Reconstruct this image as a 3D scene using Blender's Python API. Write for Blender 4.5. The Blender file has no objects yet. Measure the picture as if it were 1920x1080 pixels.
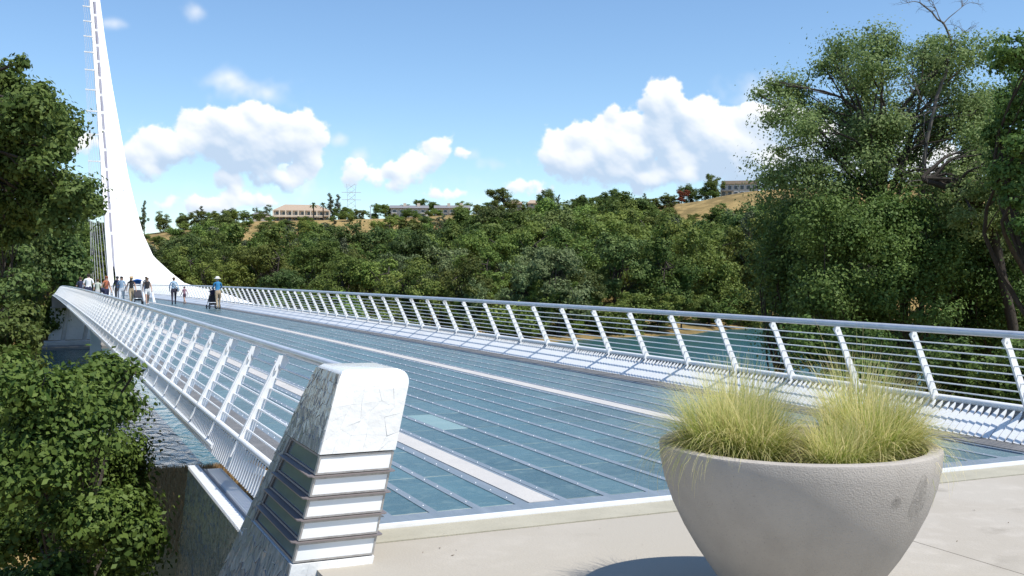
import bpy, bmesh, math, random
import numpy as np
from mathutils import Vector, Matrix

S = bpy.context.scene
COL = S.collection
R = math.radians
RNG = random.Random(7)

# ------------------------------------------------------------------ camera
F_PX, PITCH, YAW = 1989.0, 0.0105, 0.4222
CAM = np.array([0.0, -6.935, 1.70])
cd = bpy.data.cameras.new('camera')
cam = bpy.data.objects.new('camera', cd)
COL.objects.link(cam)
cd.sensor_width = 36.0
cd.lens = 36.0 * F_PX / 1920.0
cd.clip_start, cd.clip_end = 0.1, 9000.0
cam.location = CAM
cam.rotation_euler = (math.pi / 2 - PITCH, 0, -YAW)
S.camera = cam

# ------------------------------------------------------------------ sun, sky, exposure
SUN_EL, SUN_AZ = R(60), math.atan2(0.55, -0.835)
sd = bpy.data.lights.new('sun', 'SUN')
sd.energy, sd.angle, sd.color = 4.3, R(0.53), (1.0, 0.955, 0.88)
sun = bpy.data.objects.new('sun', sd)
COL.objects.link(sun)
sv = Vector((math.sin(SUN_AZ) * math.cos(SUN_EL), math.cos(SUN_AZ) * math.cos(SUN_EL), math.sin(SUN_EL)))
sun.rotation_euler = sv.to_track_quat('Z', 'Y').to_euler()
sun.location = (20, -40, 60)
S.view_settings.view_transform = 'Standard'
S.view_settings.look = 'None'
S.view_settings.exposure = 0.4
S.view_settings.gamma = 1.0
S.cycles.max_bounces = 6
S.cycles.transparent_max_bounces = 8
S.cycles.caustics_reflective = False
S.cycles.caustics_refractive = False
S.cycles.sample_clamp_indirect = 6.0
S.render.film_transparent = False


def ray(x, y):
    xr = (x - 960) / F_PX
    up = -(y - 540) / F_PX
    fw = math.cos(PITCH) + up * math.sin(PITCH)
    z = -math.sin(PITCH) + up * math.cos(PITCH)
    return np.array([xr * math.cos(YAW) + fw * math.sin(YAW), -xr * math.sin(YAW) + fw * math.cos(YAW), z])


def at(x, y, D):
    """world point seen in direction (x, y) of the photograph at depth D"""
    return CAM + ray(x, y) * D


def on_y(x, y, Y):
    d = ray(x, y)
    return CAM + d * ((Y - CAM[1]) / d[1])


def azel(x, y):
    d = ray(x, y)
    d = d / np.linalg.norm(d)
    return math.atan2(d[0], d[1]), math.asin(d[2])


# sky with cumulus
W = bpy.data.worlds.new('World')
S.world = W
W.use_nodes = True
wt = W.node_tree
wt.nodes.clear()

CL = [  # cumulus masses: photo x, y, half width, half height
    (400, 252, 82, 50), (470, 225, 42, 42), (545, 262, 56, 50), (335, 285, 80, 40), (275, 302, 48, 30), (500, 292, 90, 42), (520, 325, 60, 24),
    (430, 342, 26, 20), (390, 384, 95, 17), (470, 378, 50, 14), (745, 332, 58, 28), (822, 285, 62, 24), (785, 308, 40, 24), (660, 318, 20, 26), (835, 362, 40, 11),
    (1110, 285, 85, 62), (1150, 240, 50, 40), (1262, 215, 66, 58), (1320, 260, 110, 62), (1200, 312, 170, 42), (1440, 275, 90, 66), (1058, 318, 40, 40), (985, 357, 52, 16), (1370, 328, 130, 18), (1560, 290, 110, 56), (1700, 320, 120, 40),
    (120, 258, 60, 24), (20, 280, 90, 36)]
THIN = [(458, 162, 66, 24), (1410, 172, 46, 36), (635, 264, 16, 12), (365, 18, 22, 20), (925, 308, 45, 14), (215, 45, 18, 7), (880, 292, 20, 12), (675, 300, 18, 16), (560, 330, 40, 40)]
SKY_A0, SKY_W, SKY_E = -0.10, math.pi / 3, 0.36     # the cloud map repeats (mirrored) six times round the horizon


def cloud_maps(azel):
    """light and cover of the cumulus field, over azimuth and elevation"""
    NX, NY = 1680, 578
    ppr = NX / SKY_W
    rng = np.random.default_rng(12)

    def vnoise(nx, ny, seed):
        r = np.random.default_rng(seed)
        g = r.random((ny + 2, nx + 2))
        X = np.linspace(0, nx, NX, endpoint=False)
        Y = np.linspace(0, ny, NY, endpoint=False)
        xi, yi = X.astype(int), Y.astype(int)
        fx, fy = X - xi, Y - yi
        fx, fy = fx * fx * (3 - 2 * fx), (fy * fy * (3 - 2 * fy))[:, None]
        a = g[yi][:, xi] * (1 - fx) + g[yi][:, xi + 1] * fx
        b = g[yi + 1][:, xi] * (1 - fx) + g[yi + 1][:, xi + 1] * fx
        return a * (1 - fy) + b * fy

    def fbm(cells, octs, seed, gain=.55):
        out, amp, tot = 0, 1, 0
        for o in range(octs):
            out = out + amp * vnoise(int(cells * 2 ** o * NX / NY), int(cells * 2 ** o), seed + o)
            tot += amp
            amp *= gain
        return out / tot - .5

    def blur(a, k):
        for ax in (0, 1):
            for _ in range(2):
                c = np.cumsum(np.pad(a, [(k + 1, k) if i == ax else (0, 0) for i in (0, 1)], mode='edge'), axis=ax)
                a = (np.take(c, range(2 * k + 1, c.shape[ax]), ax) - np.take(c, range(0, c.shape[ax] - 2 * k - 1), ax)) / (2 * k + 1)
        return a
    Hm = np.full((NY, NX), -50.0)

    def splat(cx, cy, cz, r):
        x0, x1 = int(max(0, cx - r)), int(min(NX, cx + r + 2))
        y0, y1 = int(max(0, cy - r)), int(min(NY, cy + r + 2))
        if x1 <= x0 or y1 <= y0:
            return
        X = np.arange(x0, x1)[None] - cx
        Y = np.arange(y0, y1)[:, None] - cy
        d = 1 - (X * X + Y * Y) / (r * r)
        h = np.where(d > 0, cz + r * np.sqrt(np.maximum(d, 0)), -50)
        Hm[y0:y1, x0:x1] = np.maximum(Hm[y0:y1, x0:x1], h)

    def puff(cx, cy, cz, r, depth):
        splat(cx, cy, cz, r)
        if depth and r > 2.2:
            for _ in range(7):
                a = rng.normal(math.pi / 2, 1.15)
                e = rng.uniform(-.1, 1.3)
                k = r * rng.uniform(.72, .98)
                puff(cx + k * math.cos(a) * math.cos(e), cy + k * math.sin(a) * math.cos(e) * .95, cz + k * math.sin(e), r * rng.uniform(.28, .5), depth - 1)
    for x, y, rx, ry in CL:
        a, e = azel(x, y)
        cx, cy = (a - SKY_A0) * ppr, e * ppr
        sx, sy = 1.12 * rx / F_PX * ppr, 1.16 * ry / F_PX * ppr
        n = int(7 + 6 * rx / ry)
        for _ in range(n):
            t = rng.uniform(-1, 1)
            env = math.sqrt(1 - t * t)
            v = rng.uniform(-.75, .62) * env
            r = sy * rng.uniform(.30, .52) * (.55 + .45 * env)
            puff(cx + t * sx * .86, cy + v * sy, rng.uniform(0, .6) * sy * env, r, 3)
    # warp a little so that no round outline survives
    wx = (fbm(10, 2, 50) * 16 + fbm(55, 4, 55, .75) * 13).astype(int)
    wy = (fbm(10, 2, 70) * 16 + fbm(55, 4, 75, .75) * 13).astype(int)
    yy, xx = np.mgrid[0:NY, 0:NX]
    Hm = Hm[np.clip(yy + wy, 0, NY - 1), np.clip(xx + wx, 0, NX - 1)]
    inside = (Hm > -20).astype(float)
    Hs = blur(np.maximum(Hm, -6), 3) + fbm(60, 4, 90, .7) * 9.0
    gy, gx = np.gradient(Hs)
    nz = 1 / np.sqrt(gx * gx + gy * gy + 1)
    nx_, ny_ = -gx * nz, -gy * nz
    lam = .36 * nx_ + .80 * ny_ + .42 * nz
    gy, gx = np.gradient(blur(np.maximum(Hm, -6), 9))
    nz = 1 / np.sqrt(gx * gx + gy * gy + 1)
    lam2 = (-.36 * gx - .80 * gy + .42) * nz
    # cloud above shades the base
    th = np.clip(Hm + 6, 0, 60) * inside
    acc = np.zeros((NY, NX))
    cur = np.zeros(NX)
    for j in range(NY - 1, -1, -1):
        cur = cur * .975 + th[j] * .025
        acc[j] = cur
    acc = blur(acc, 6)
    lit = .52 + .20 * lam + .46 * lam2 - .016 * np.maximum(0, acc - 5) + fbm(9, 6, 30, .65) * .42
    lit = np.clip(blur(lit, 1), 0, 1)
    soft = blur(inside, 2)
    edge = blur(inside, 11)
    low = np.clip((np.roll(blur(inside, 10), -14, 0) - np.roll(blur(inside, 10), 14, 0)), 0, 1)     # near the underside
    al = np.clip((soft * .55 + edge * .65 - .22 + fbm(38, 5, 110, .75) * 1.15 - .75 * low * (.6 + fbm(16, 4, 115) * 1.6)) / .72, 0, 1)
    al = al * al * (3 - 2 * al) * np.clip(edge * 5 - .15, 0, 1)
    # ragged, fading bases
    n1 = fbm(14, 6, 130, .62)
    for x, y, rx, ry in THIN:
        a, e = azel(x, y)
        cx, cy = (a - SKY_A0) * ppr, e * ppr
        sx, sy = rx / F_PX * ppr * 1.35, ry / F_PX * ppr * 1.35
        q = np.sqrt(((xx - cx) / sx) ** 2 + ((yy - cy) / sy) ** 2)
        d = np.clip(1 - q + n1 * 2.2, 0, 1) * np.clip(1.6 - q, 0, 1)
        d = blur(np.clip(d, 0, 1), 2) * .75
        lit = np.where(d > al, .62 + n1 * .8, lit)
        al = np.maximum(al, d)
    veil = np.clip(fbm(6, 6, 160, .6) * 1.7 + .05, 0, .34) * np.clip(1 - yy / (NY * .40), 0, 1)
    lit = np.where(al > .02, lit, .75)
    al = np.maximum(al, veil * .8)
    al[-6:] = 0
    return np.clip(lit, 0, 1), al


def world_nodes():
    N, L = wt.nodes, wt.links

    def math_(op, a, b=None, c=None, clamp=False):
        n = N.new('ShaderNodeMath')
        n.operation = op
        n.use_clamp = clamp
        for i, v in enumerate((a, b, c)):
            if v is None:
                continue
            if isinstance(v, (int, float)):
                n.inputs[i].default_value = v
            else:
                L.new(v, n.inputs[i])
        return n.outputs[0]

    def sstep(v, lo, hi):
        n = N.new('ShaderNodeMapRange')
        n.interpolation_type = 'SMOOTHSTEP'
        n.inputs['From Min'].default_value = lo
        n.inputs['From Max'].default_value = hi
        L.new(v, n.inputs['Value'])
        return n.outputs[0]
    out = N.new('ShaderNodeOutputWorld')
    bg = N.new('ShaderNodeBackground')
    L.new(bg.outputs[0], out.inputs[0])
    sky = N.new('ShaderNodeTexSky')
    sky.sky_type = 'NISHITA'
    sky.sun_disc = False
    sky.sun_elevation = SUN_EL
    sky.sun_rotation = SUN_AZ
    sky.altitude = 150
    sky.air_density = 1.0
    sky.dust_density = 0.0
    sky.ozone_density = 1.2
    tc = N.new('ShaderNodeTexCoord')
    sp = N.new('ShaderNodeSeparateXYZ')
    L.new(tc.outputs['Generated'], sp.inputs[0])
    az = math_('ARCTAN2', sp.outputs[0], sp.outputs[1])
    el = math_('ARCSINE', sp.outputs[2])
    lit_map, cover_map = cloud_maps(azel)
    img = bpy.data.images.new('cumulus_field', lit_map.shape[1], lit_map.shape[0], alpha=False, float_buffer=True)
    img.colorspace_settings.name = 'Non-Color'
    buf = np.zeros((*lit_map.shape, 4), np.float32)
    buf[..., 0], buf[..., 1], buf[..., 3] = lit_map, cover_map, 1
    img.pixels.foreach_set(buf.ravel())
    img.update()
    uv = N.new('ShaderNodeCombineXYZ')
    L.new(math_('MULTIPLY_ADD', az, 1 / SKY_W, -SKY_A0 / SKY_W), uv.inputs[0])
    L.new(math_('MULTIPLY', el, 1 / SKY_E), uv.inputs[1])
    ti = N.new('ShaderNodeTexImage')
    ti.image = img
    ti.interpolation = 'Cubic'
    ti.extension = 'MIRROR'
    L.new(uv.outputs[0], ti.inputs['Vector'])
    sc_ = N.new('ShaderNodeSeparateColor')
    L.new(ti.outputs['Color'], sc_.inputs[0])
    lit = sc_.outputs[0]
    alpha = math_('MULTIPLY', sc_.outputs[1], math_('LESS_THAN', el, SKY_E * .99))
    alpha = math_('MULTIPLY', alpha, sstep(el, -.02, .0))
    mc = N.new('ShaderNodeMix')
    mc.data_type = 'RGBA'
    mc.inputs['A'].default_value = (3.7, 4.7, 6.0, 1)
    mc.inputs['B'].default_value = (7.6, 7.6, 7.6, 1)
    L.new(lit, mc.inputs['Factor'])
    hs = N.new('ShaderNodeHueSaturation')
    hs.inputs['Saturation'].default_value = 1.02
    hs.inputs['Value'].default_value = 1.0
    L.new(sky.outputs[0], hs.inputs['Color'])
    tn = N.new('ShaderNodeMix')
    tn.data_type = 'RGBA'
    tn.blend_type = 'MULTIPLY'
    tn.inputs['Factor'].default_value = 1.0
    tn.inputs['B'].default_value = (0.86, 0.99, 1.10, 1)
    L.new(hs.outputs[0], tn.inputs['A'])
    mx = N.new('ShaderNodeMix')
    mx.data_type = 'RGBA'
    L.new(alpha, mx.inputs['Factor'])
    L.new(tn.outputs['Result'], mx.inputs['A'])
    L.new(mc.outputs['Result'], mx.inputs['B'])
    L.new(mx.outputs['Result'], bg.inputs['Color'])
    bg.inputs['Strength'].default_value = 0.115
    W.cycles.sampling_method = 'MANUAL'
    W.cycles.sample_map_resolution = 512


world_nodes()

# ------------------------------------------------------------------ helpers


class MB:
    """collects geometry for ONE mesh object"""

    def __init__(s):
        s.v, s.f, s.m = [], [], []
        s.cur = 0

    def add(s, vs, fs):
        o = len(s.v)
        s.v.extend([tuple(map(float, p)) for p in vs])
        s.f.extend([tuple(i + o for i in f) for f in fs])
        s.m.extend([s.cur] * len(fs))

    def box(s, a, b):
        (x0, y0, z0), (x1, y1, z1) = a, b
        s.hexa([(x0, y0, z0), (x1, y0, z0), (x1, y1, z0), (x0, y1, z0), (x0, y0, z1), (x1, y0, z1), (x1, y1, z1), (x0, y1, z1)])

    def hexa(s, p):
        s.add(p, [(3, 2, 1, 0), (4, 5, 6, 7), (0, 1, 5, 4), (1, 2, 6, 5), (2, 3, 7, 6), (3, 0, 4, 7)])

    def prism(s, poly, y0, y1, mp=lambda a, b, y: (a, y, b)):
        n = len(poly)
        vs = [mp(a, b, y0) for a, b in poly] + [mp(a, b, y1) for a, b in poly]
        fs = [tuple(range(n))[::-1], tuple(range(n, 2 * n))] + [(i, (i + 1) % n, n + (i + 1) % n, n + i) for i in range(n)]
        s.add(vs, fs)

    def tube(s, pts, r, n=8, cap=True):
        pts = [np.array(p, float) for p in pts]
        rs = r if hasattr(r, '__len__') else [r] * len(pts)
        up = None
        rings = []
        for i, p in enumerate(pts):
            t = pts[min(i + 1, len(pts) - 1)] - pts[max(i - 1, 0)]
            t = t / (np.linalg.norm(t) + 1e-9)
            if up is None:
                up = np.array([0, 0, 1.0]) if abs(t[2]) < .9 else np.array([1.0, 0, 0])
            a = np.cross(t, up)
            a /= np.linalg.norm(a) + 1e-9
            b = np.cross(a, t)
            up = b
            rings.append([p + rs[i] * (math.cos(2 * math.pi * k / n) * a + math.sin(2 * math.pi * k / n) * b) for k in range(n)])
        vs = [q for ring in rings for q in ring]
        fs = []
        for i in range(len(pts) - 1):
            for k in range(n):
                k2 = (k + 1) % n
                fs.append((i * n + k, i * n + k2, (i + 1) * n + k2, (i + 1) * n + k))
        if cap:
            fs.append(tuple(range(n))[::-1])
            fs.append(tuple((len(pts) - 1) * n + k for k in range(n)))
        s.add(vs, fs)

    def lathe(s, prof, n=48, c=(0, 0, 0), close=False):
        vs = []
        for r_, z in prof:
            for k in range(n):
                a = 2 * math.pi * k / n
                vs.append((c[0] + r_ * math.cos(a), c[1] + r_ * math.sin(a), c[2] + z))
        fs = []
        for i in range(len(prof) - 1):
            for k in range(n):
                k2 = (k + 1) % n
                fs.append((i * n + k, i * n + k2, (i + 1) * n + k2, (i + 1) * n + k))
        if close:
            fs.append(tuple(range(n))[::-1])
        s.add(vs, fs)

    def ball(s, c, r, n=10, m=7):
        r = r if hasattr(r, '__len__') else (r, r, r)
        vs = [(c[0], c[1], c[2] - r[2])]
        for i in range(1, m):
            t = math.pi * i / m - math.pi / 2
            for k in range(n):
                a = 2 * math.pi * k / n
                vs.append((c[0] + r[0] * math.cos(t) * math.cos(a), c[1] + r[1] * math.cos(t) * math.sin(a), c[2] + r[2] * math.sin(t)))
        vs.append((c[0], c[1], c[2] + r[2]))
        fs = [(0, 1 + (k + 1) % n, 1 + k) for k in range(n)]
        for i in range(m - 2):
            for k in range(n):
                k2 = (k + 1) % n
                fs.append((1 + i * n + k, 1 + i * n + k2, 1 + (i + 1) * n + k2, 1 + (i + 1) * n + k))
        t = len(vs) - 1
        fs += [(t, 1 + (m - 2) * n + k, 1 + (m - 2) * n + (k + 1) % n) for k in range(n)]
        s.add(vs, fs)

    def mesh(s, name, mats, smooth=False):
        me = bpy.data.meshes.new(name)
        me.from_pydata(s.v, [], s.f)
        for m in (mats if isinstance(mats, (list, tuple)) else [mats]):
            me.materials.append(m)
        if any(s.m):
            me.polygons.foreach_set('material_index', s.m)
        if smooth:
            me.polygons.foreach_set('use_smooth', [True] * len(me.polygons))
            me.set_sharp_from_angle(angle=R(40))
        me.update()
        return me

    def build(s, name, mats, parent=None, smooth=False, loc=None):
        return link(name, s.mesh(name, mats, smooth), parent, loc)


def link(name, data, parent=None, loc=None):
    o = bpy.data.objects.new(name, data)
    COL.objects.link(o)
    if parent is not None:
        o.parent = parent
    if loc is not None:
        o.location = loc
    return o


def tag(o, label=None, cat=None, group=None, kind=None):
    if label:
        o['label'] = label
    if cat:
        o['category'] = cat
    if group:
        o['group'] = group
    if kind:
        o['kind'] = kind
    return o


def thing(name, loc, label, cat, group=None, rz=0):
    o = bpy.data.objects.new(name, None)
    o.empty_display_size = 0.2
    COL.objects.link(o)
    o.location = loc
    o.rotation_euler = (0, 0, rz)
    return tag(o, label, cat, group)


def copy_part(o, parent, loc=None, rot=None, scale=None):
    c = o.copy()
    COL.objects.link(c)
    c.parent = parent
    if loc is not None:
        c.location = loc
    if rot is not None:
        c.rotation_euler = rot
    if scale is not None:
        c.scale = scale
    return c


# ------------------------------------------------------------------ materials
def mat(name, col, rough=0.6, metal=0.0, spec=0.5, vary=None, bump=None, obj_vary=0.0, coat=0.0):
    """vary = list of (scale, colour, amount, detail, stretch); bump = (scale, strength, detail)"""
    m = bpy.data.materials.new(name)
    m.use_nodes = True
    nt = m.node_tree
    N, L = nt.nodes, nt.links
    b = N['Principled BSDF']
    b.inputs['Roughness'].default_value = rough
    b.inputs['Metallic'].default_value = metal
    b.inputs['Specular IOR Level'].default_value = spec
    b.inputs['Coat Weight'].default_value = coat
    c = N.new('ShaderNodeRGB')
    c.outputs[0].default_value = (*col, 1)
    cur = c.outputs[0]
    tc = N.new('ShaderNodeTexCoord')
    for v in (vary or []):
        sc, c2, lo, hi, det, st = v
        mp = N.new('ShaderNodeMapping')
        mp.inputs['Scale'].default_value = st
        L.new(tc.outputs['Object'], mp.inputs[0])
        n = N.new('ShaderNodeTexNoise')
        n.inputs['Scale'].default_value = sc
        n.inputs['Detail'].default_value = det
        n.inputs['Roughness'].default_value = 0.62
        L.new(mp.outputs[0], n.inputs['Vector'])
        r_ = N.new('ShaderNodeMapRange')
        r_.inputs['From Min'].default_value = lo
        r_.inputs['From Max'].default_value = hi
        L.new(n.outputs[0], r_.inputs['Value'])
        x = N.new('ShaderNodeMix')
        x.data_type = 'RGBA'
        L.new(r_.outputs[0], x.inputs['Factor'])
        L.new(cur, x.inputs['A'])
        x.inputs['B'].default_value = (*c2, 1)
        cur = x.outputs['Result']
    if obj_vary:
        oi = N.new('ShaderNodeObjectInfo')
        h = N.new('ShaderNodeHueSaturation')
        r_ = N.new('ShaderNodeMapRange')
        r_.inputs['To Min'].default_value = 1 - obj_vary
        r_.inputs['To Max'].default_value = 1 + obj_vary
        L.new(oi.outputs['Random'], r_.inputs['Value'])
        L.new(r_.outputs[0], h.inputs['Value'])
        L.new(cur, h.inputs['Color'])
        cur = h.outputs[0]
    L.new(cur, b.inputs['Base Color'])
    if bump:
        n = N.new('ShaderNodeTexNoise')
        n.inputs['Scale'].default_value = bump[0]
        n.inputs['Detail'].default_value = bump[2]
        L.new(tc.outputs['Object'], n.inputs['Vector'])
        bp = N.new('ShaderNodeBump')
        bp.inputs['Strength'].default_value = bump[1]
        bp.inputs['Distance'].default_value = bump[3] if len(bump) > 3 else 0.02
        L.new(n.outputs[0], bp.inputs['Height'])
        L.new(bp.outputs[0], b.inputs['Normal'])
    return m


def leaf_mat(name, c1, c2, trans=0.3, hue=0.022, val=0.32):
    m = bpy.data.materials.new(name)
    m.use_nodes = True
    nt = m.node_tree
    N, L = nt.nodes, nt.links
    b = N['Principled BSDF']
    b.inputs['Roughness'].default_value = 0.6
    b.inputs['Specular IOR Level'].default_value = 0.22
    at_ = N.new('ShaderNodeAttribute')
    at_.attribute_name = 'tint'
    x = N.new('ShaderNodeMix')
    x.data_type = 'RGBA'
    L.new(at_.outputs['Fac'], x.inputs['Factor'])
    x.inputs['A'].default_value = (*c1, 1)
    x.inputs['B'].default_value = (*c2, 1)
    oi = N.new('ShaderNodeObjectInfo')
    h = N.new('ShaderNodeHueSaturation')
    r1 = N.new('ShaderNodeMapRange')
    r1.inputs['To Min'].default_value = 1 - val
    r1.inputs['To Max'].default_value = 1 + val
    L.new(oi.outputs['Random'], r1.inputs['Value'])
    L.new(r1.outputs[0], h.inputs['Value'])
    mu = N.new('ShaderNodeMath')
    mu.operation = 'MULTIPLY'
    mu.inputs[1].default_value = 7.31
    L.new(oi.outputs['Random'], mu.inputs[0])
    fr = N.new('ShaderNodeMath')
    fr.operation = 'FRACT'
    L.new(mu.outputs[0], fr.inputs[0])
    r2 = N.new('ShaderNodeMapRange')
    r2.inputs['To Min'].default_value = 0.5 - hue
    r2.inputs['To Max'].default_value = 0.5 + hue
    L.new(fr.outputs[0], r2.inputs['Value'])
    L.new(r2.outputs[0], h.inputs['Hue'])
    L.new(x.outputs['Result'], h.inputs['Color'])
    L.new(h.outputs[0], b.inputs['Base Color'])
    t = N.new('ShaderNodeBsdfTranslucent')
    L.new(h.outputs[0], t.inputs['Color'])
    ms = N.new('ShaderNodeMixShader')
    ms.inputs[0].default_value = trans
    L.new(b.outputs[0], ms.inputs[1])
    L.new(t.outputs[0], ms.inputs[2])
    L.new(ms.outputs[0], N['Material Output'].inputs['Surface'])
    return m


I3 = (1, 1, 1)
M = {}
M['white'] = mat('white_painted_steel', (0.80, 0.81, 0.82), 0.32, vary=[(3, (0.66, 0.67, 0.67), .5, .85, 5, (1, .3, 1))])
M['rail'] = mat('satin_silver_rail', (0.62, 0.64, 0.68), 0.28, metal=0.35, vary=[(6, (0.5, 0.52, 0.56), .45, .8, 4, I3)])
M['pylon'] = mat('white_pylon_paint', (0.84, 0.84, 0.83), 0.5, vary=[(.25, (0.76, 0.76, 0.75), .45, .9, 5, (1, 1, .15))])
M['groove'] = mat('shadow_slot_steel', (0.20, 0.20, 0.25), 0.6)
M['steel'] = mat('galvanised_deck_steel', (0.19, 0.235, 0.275), 0.5, metal=0.1, vary=[(9, (0.26, 0.30, 0.345), .45, .75, 6, (1, .15, 1)), (60, (.22, .25, .3), .55, .8, 4, I3)])
M['under'] = mat('dark_steel_understructure', (0.06, 0.075, 0.08), 0.7)
M['screw'] = mat('stainless_screw', (0.62, 0.63, 0.65), 0.4, metal=0.4)
M['granite'] = mat('speckled_granite', (0.52, 0.50, 0.47), 0.75, vary=[(160, (0.24, 0.23, 0.22), .55, .72, 3, I3), (140, (.75, .73, .7), .58, .75, 3, (1.1, .9, 1)), (1.5, (.42, .41, .4), .4, .8, 5, I3)])
M['perf'] = mat('grey_perforated_plate', (0.19, 0.185, 0.18), 0.6, metal=0.2, vary=[(90, (0.10, .10, .10), .5, .6, 2, I3), (3, (.26, .25, .24), .5, .8, 4, I3)])
M['back'] = mat('grey_back_plate', (0.34, 0.33, 0.32), 0.7, vary=[(25, (.26, .25, .25), .45, .7, 5, I3)])
M['plaza'] = mat('beige_concrete', (0.41, 0.375, 0.32), 0.85, vary=[(.7, (0.36, 0.315, 0.255), .42, .72, 8, I3), (5, (.47, .43, .37), .5, .8, 7, I3), (45, (.33, .295, .24), .62, .75, 4, I3), (1.6, (.27, .24, .195), .60, .73, 7, I3), (.35, (.385, .352, .295), .45, .6, 5, I3)], bump=(60, .25, 5, .01))
M['kerb'] = mat('greenish_concrete', (0.40, 0.375, 0.295), 0.9, vary=[(3, (0.33, 0.31, 0.24), .4, .75, 8, I3), (60, (.27, .25, .2), .58, .75, 4, I3)], bump=(70, .3, 5, .01))
M['planter'] = mat('sandblasted_concrete', (0.41, 0.375, 0.335), 0.9, vary=[(4, (0.345, 0.315, 0.28), .4, .75, 8, I3), (110, (.26, .235, .21), .62, .72, 3, I3), (2.2, (.44, .405, .36), .5, .8, 6, (1, 1, .5))], bump=(130, .5, 4, .008))
M['stain'] = mat('damp_concrete_stain', (0.15, 0.135, 0.12), 0.9)
M['soil'] = mat('planter_soil', (0.07, 0.05, 0.03), 1.0, vary=[(20, (.16, .12, .07), .4, .7, 5, I3)])
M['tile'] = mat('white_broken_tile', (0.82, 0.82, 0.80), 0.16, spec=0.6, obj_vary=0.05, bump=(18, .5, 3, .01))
M['shadetile'] = mat('shaded_broken_tile', (0.34, 0.355, 0.37), 0.18, spec=.55, obj_vary=.22, bump=(18, .5, 3, .01))  # left-face copy of the white tile, darkened for its shaded side
M['grout'] = mat('pale_grout', (0.72, 0.72, 0.71), 0.8)
M['shademosaic'] = mat('shaded_mosaic_wall', (0.21, 0.24, 0.23), 0.22, obj_vary=0.3, vary=[(30, (.09, .11, .105), .4, .7, 4, I3)], bump=(40, .6, 3, .01))  # same broken tile as the bollard, with its shade put into the colour
M['frame'] = mat('weathered_steel_frame', (0.46, 0.44, 0.42), 0.45, metal=0.5, vary=[(25, (.3, .28, .26), .45, .75, 5, I3)])
M['flange'] = mat('dark_steel_flange', (0.26, 0.225, 0.22), 0.5, metal=0.4)
M['lightpane'] = mat('frosted_white_glass', (0.86, 0.87, 0.86), 0.3)
M['shadeglass'] = mat('shaded_lamp_glass', (0.17, 0.21, 0.215), 0.12, spec=.6, vary=[(12, (.16, .19, .18), .4, .8, 5, I3)])  # the frosted lamp glass again, darkened for the shaded side
M['conc'] = mat('pale_concrete', (0.48, 0.47, 0.45), 0.9, vary=[(.6, (.36, .35, .33), .4, .75, 7, I3)])
M['concd'] = mat('dark_concrete', (0.22, 0.21, 0.20), 0.9, vary=[(.8, (.14, .14, .13), .4, .75, 7, I3)])
M['bark'] = mat('dark_bark', (0.040, 0.032, 0.025), 0.95, vary=[(8, (.07, .058, .046), .45, .7, 6, (1, 1, .2))], bump=(25, .8, 6, .03))
M['dead'] = mat('grey_dead_wood', (0.15, 0.135, 0.12), 0.95, vary=[(9, (.08, .07, .06), .45, .7, 5, (1, 1, .2))])
M['tan'] = mat('beige_stucco', (0.62, 0.53, 0.42), 0.9, vary=[(.5, (.55, .47, .37), .4, .7, 5, I3)])
M['stucco2'] = mat('pale_grey_stucco', (0.50, 0.48, 0.44), 0.9)
M['rooftan'] = mat('tan_roof_tiles', (0.42, 0.32, 0.23), 0.9, vary=[(2, (.35, .27, .2), .4, .7, 5, I3)])
M['roofgrey'] = mat('grey_roof_shingle', (0.22, 0.22, 0.23), 0.9, vary=[(2, (.17, .17, .18), .4, .7, 5, I3)])
M['window'] = mat('dark_window_glass', (0.05, 0.065, 0.08), 0.1)
M['lattice'] = mat('galvanised_lattice', (0.40, 0.42, 0.44), 0.6, metal=.3)
M['cable'] = mat('stay_cable', (0.45, 0.46, 0.48), 0.5)


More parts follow.
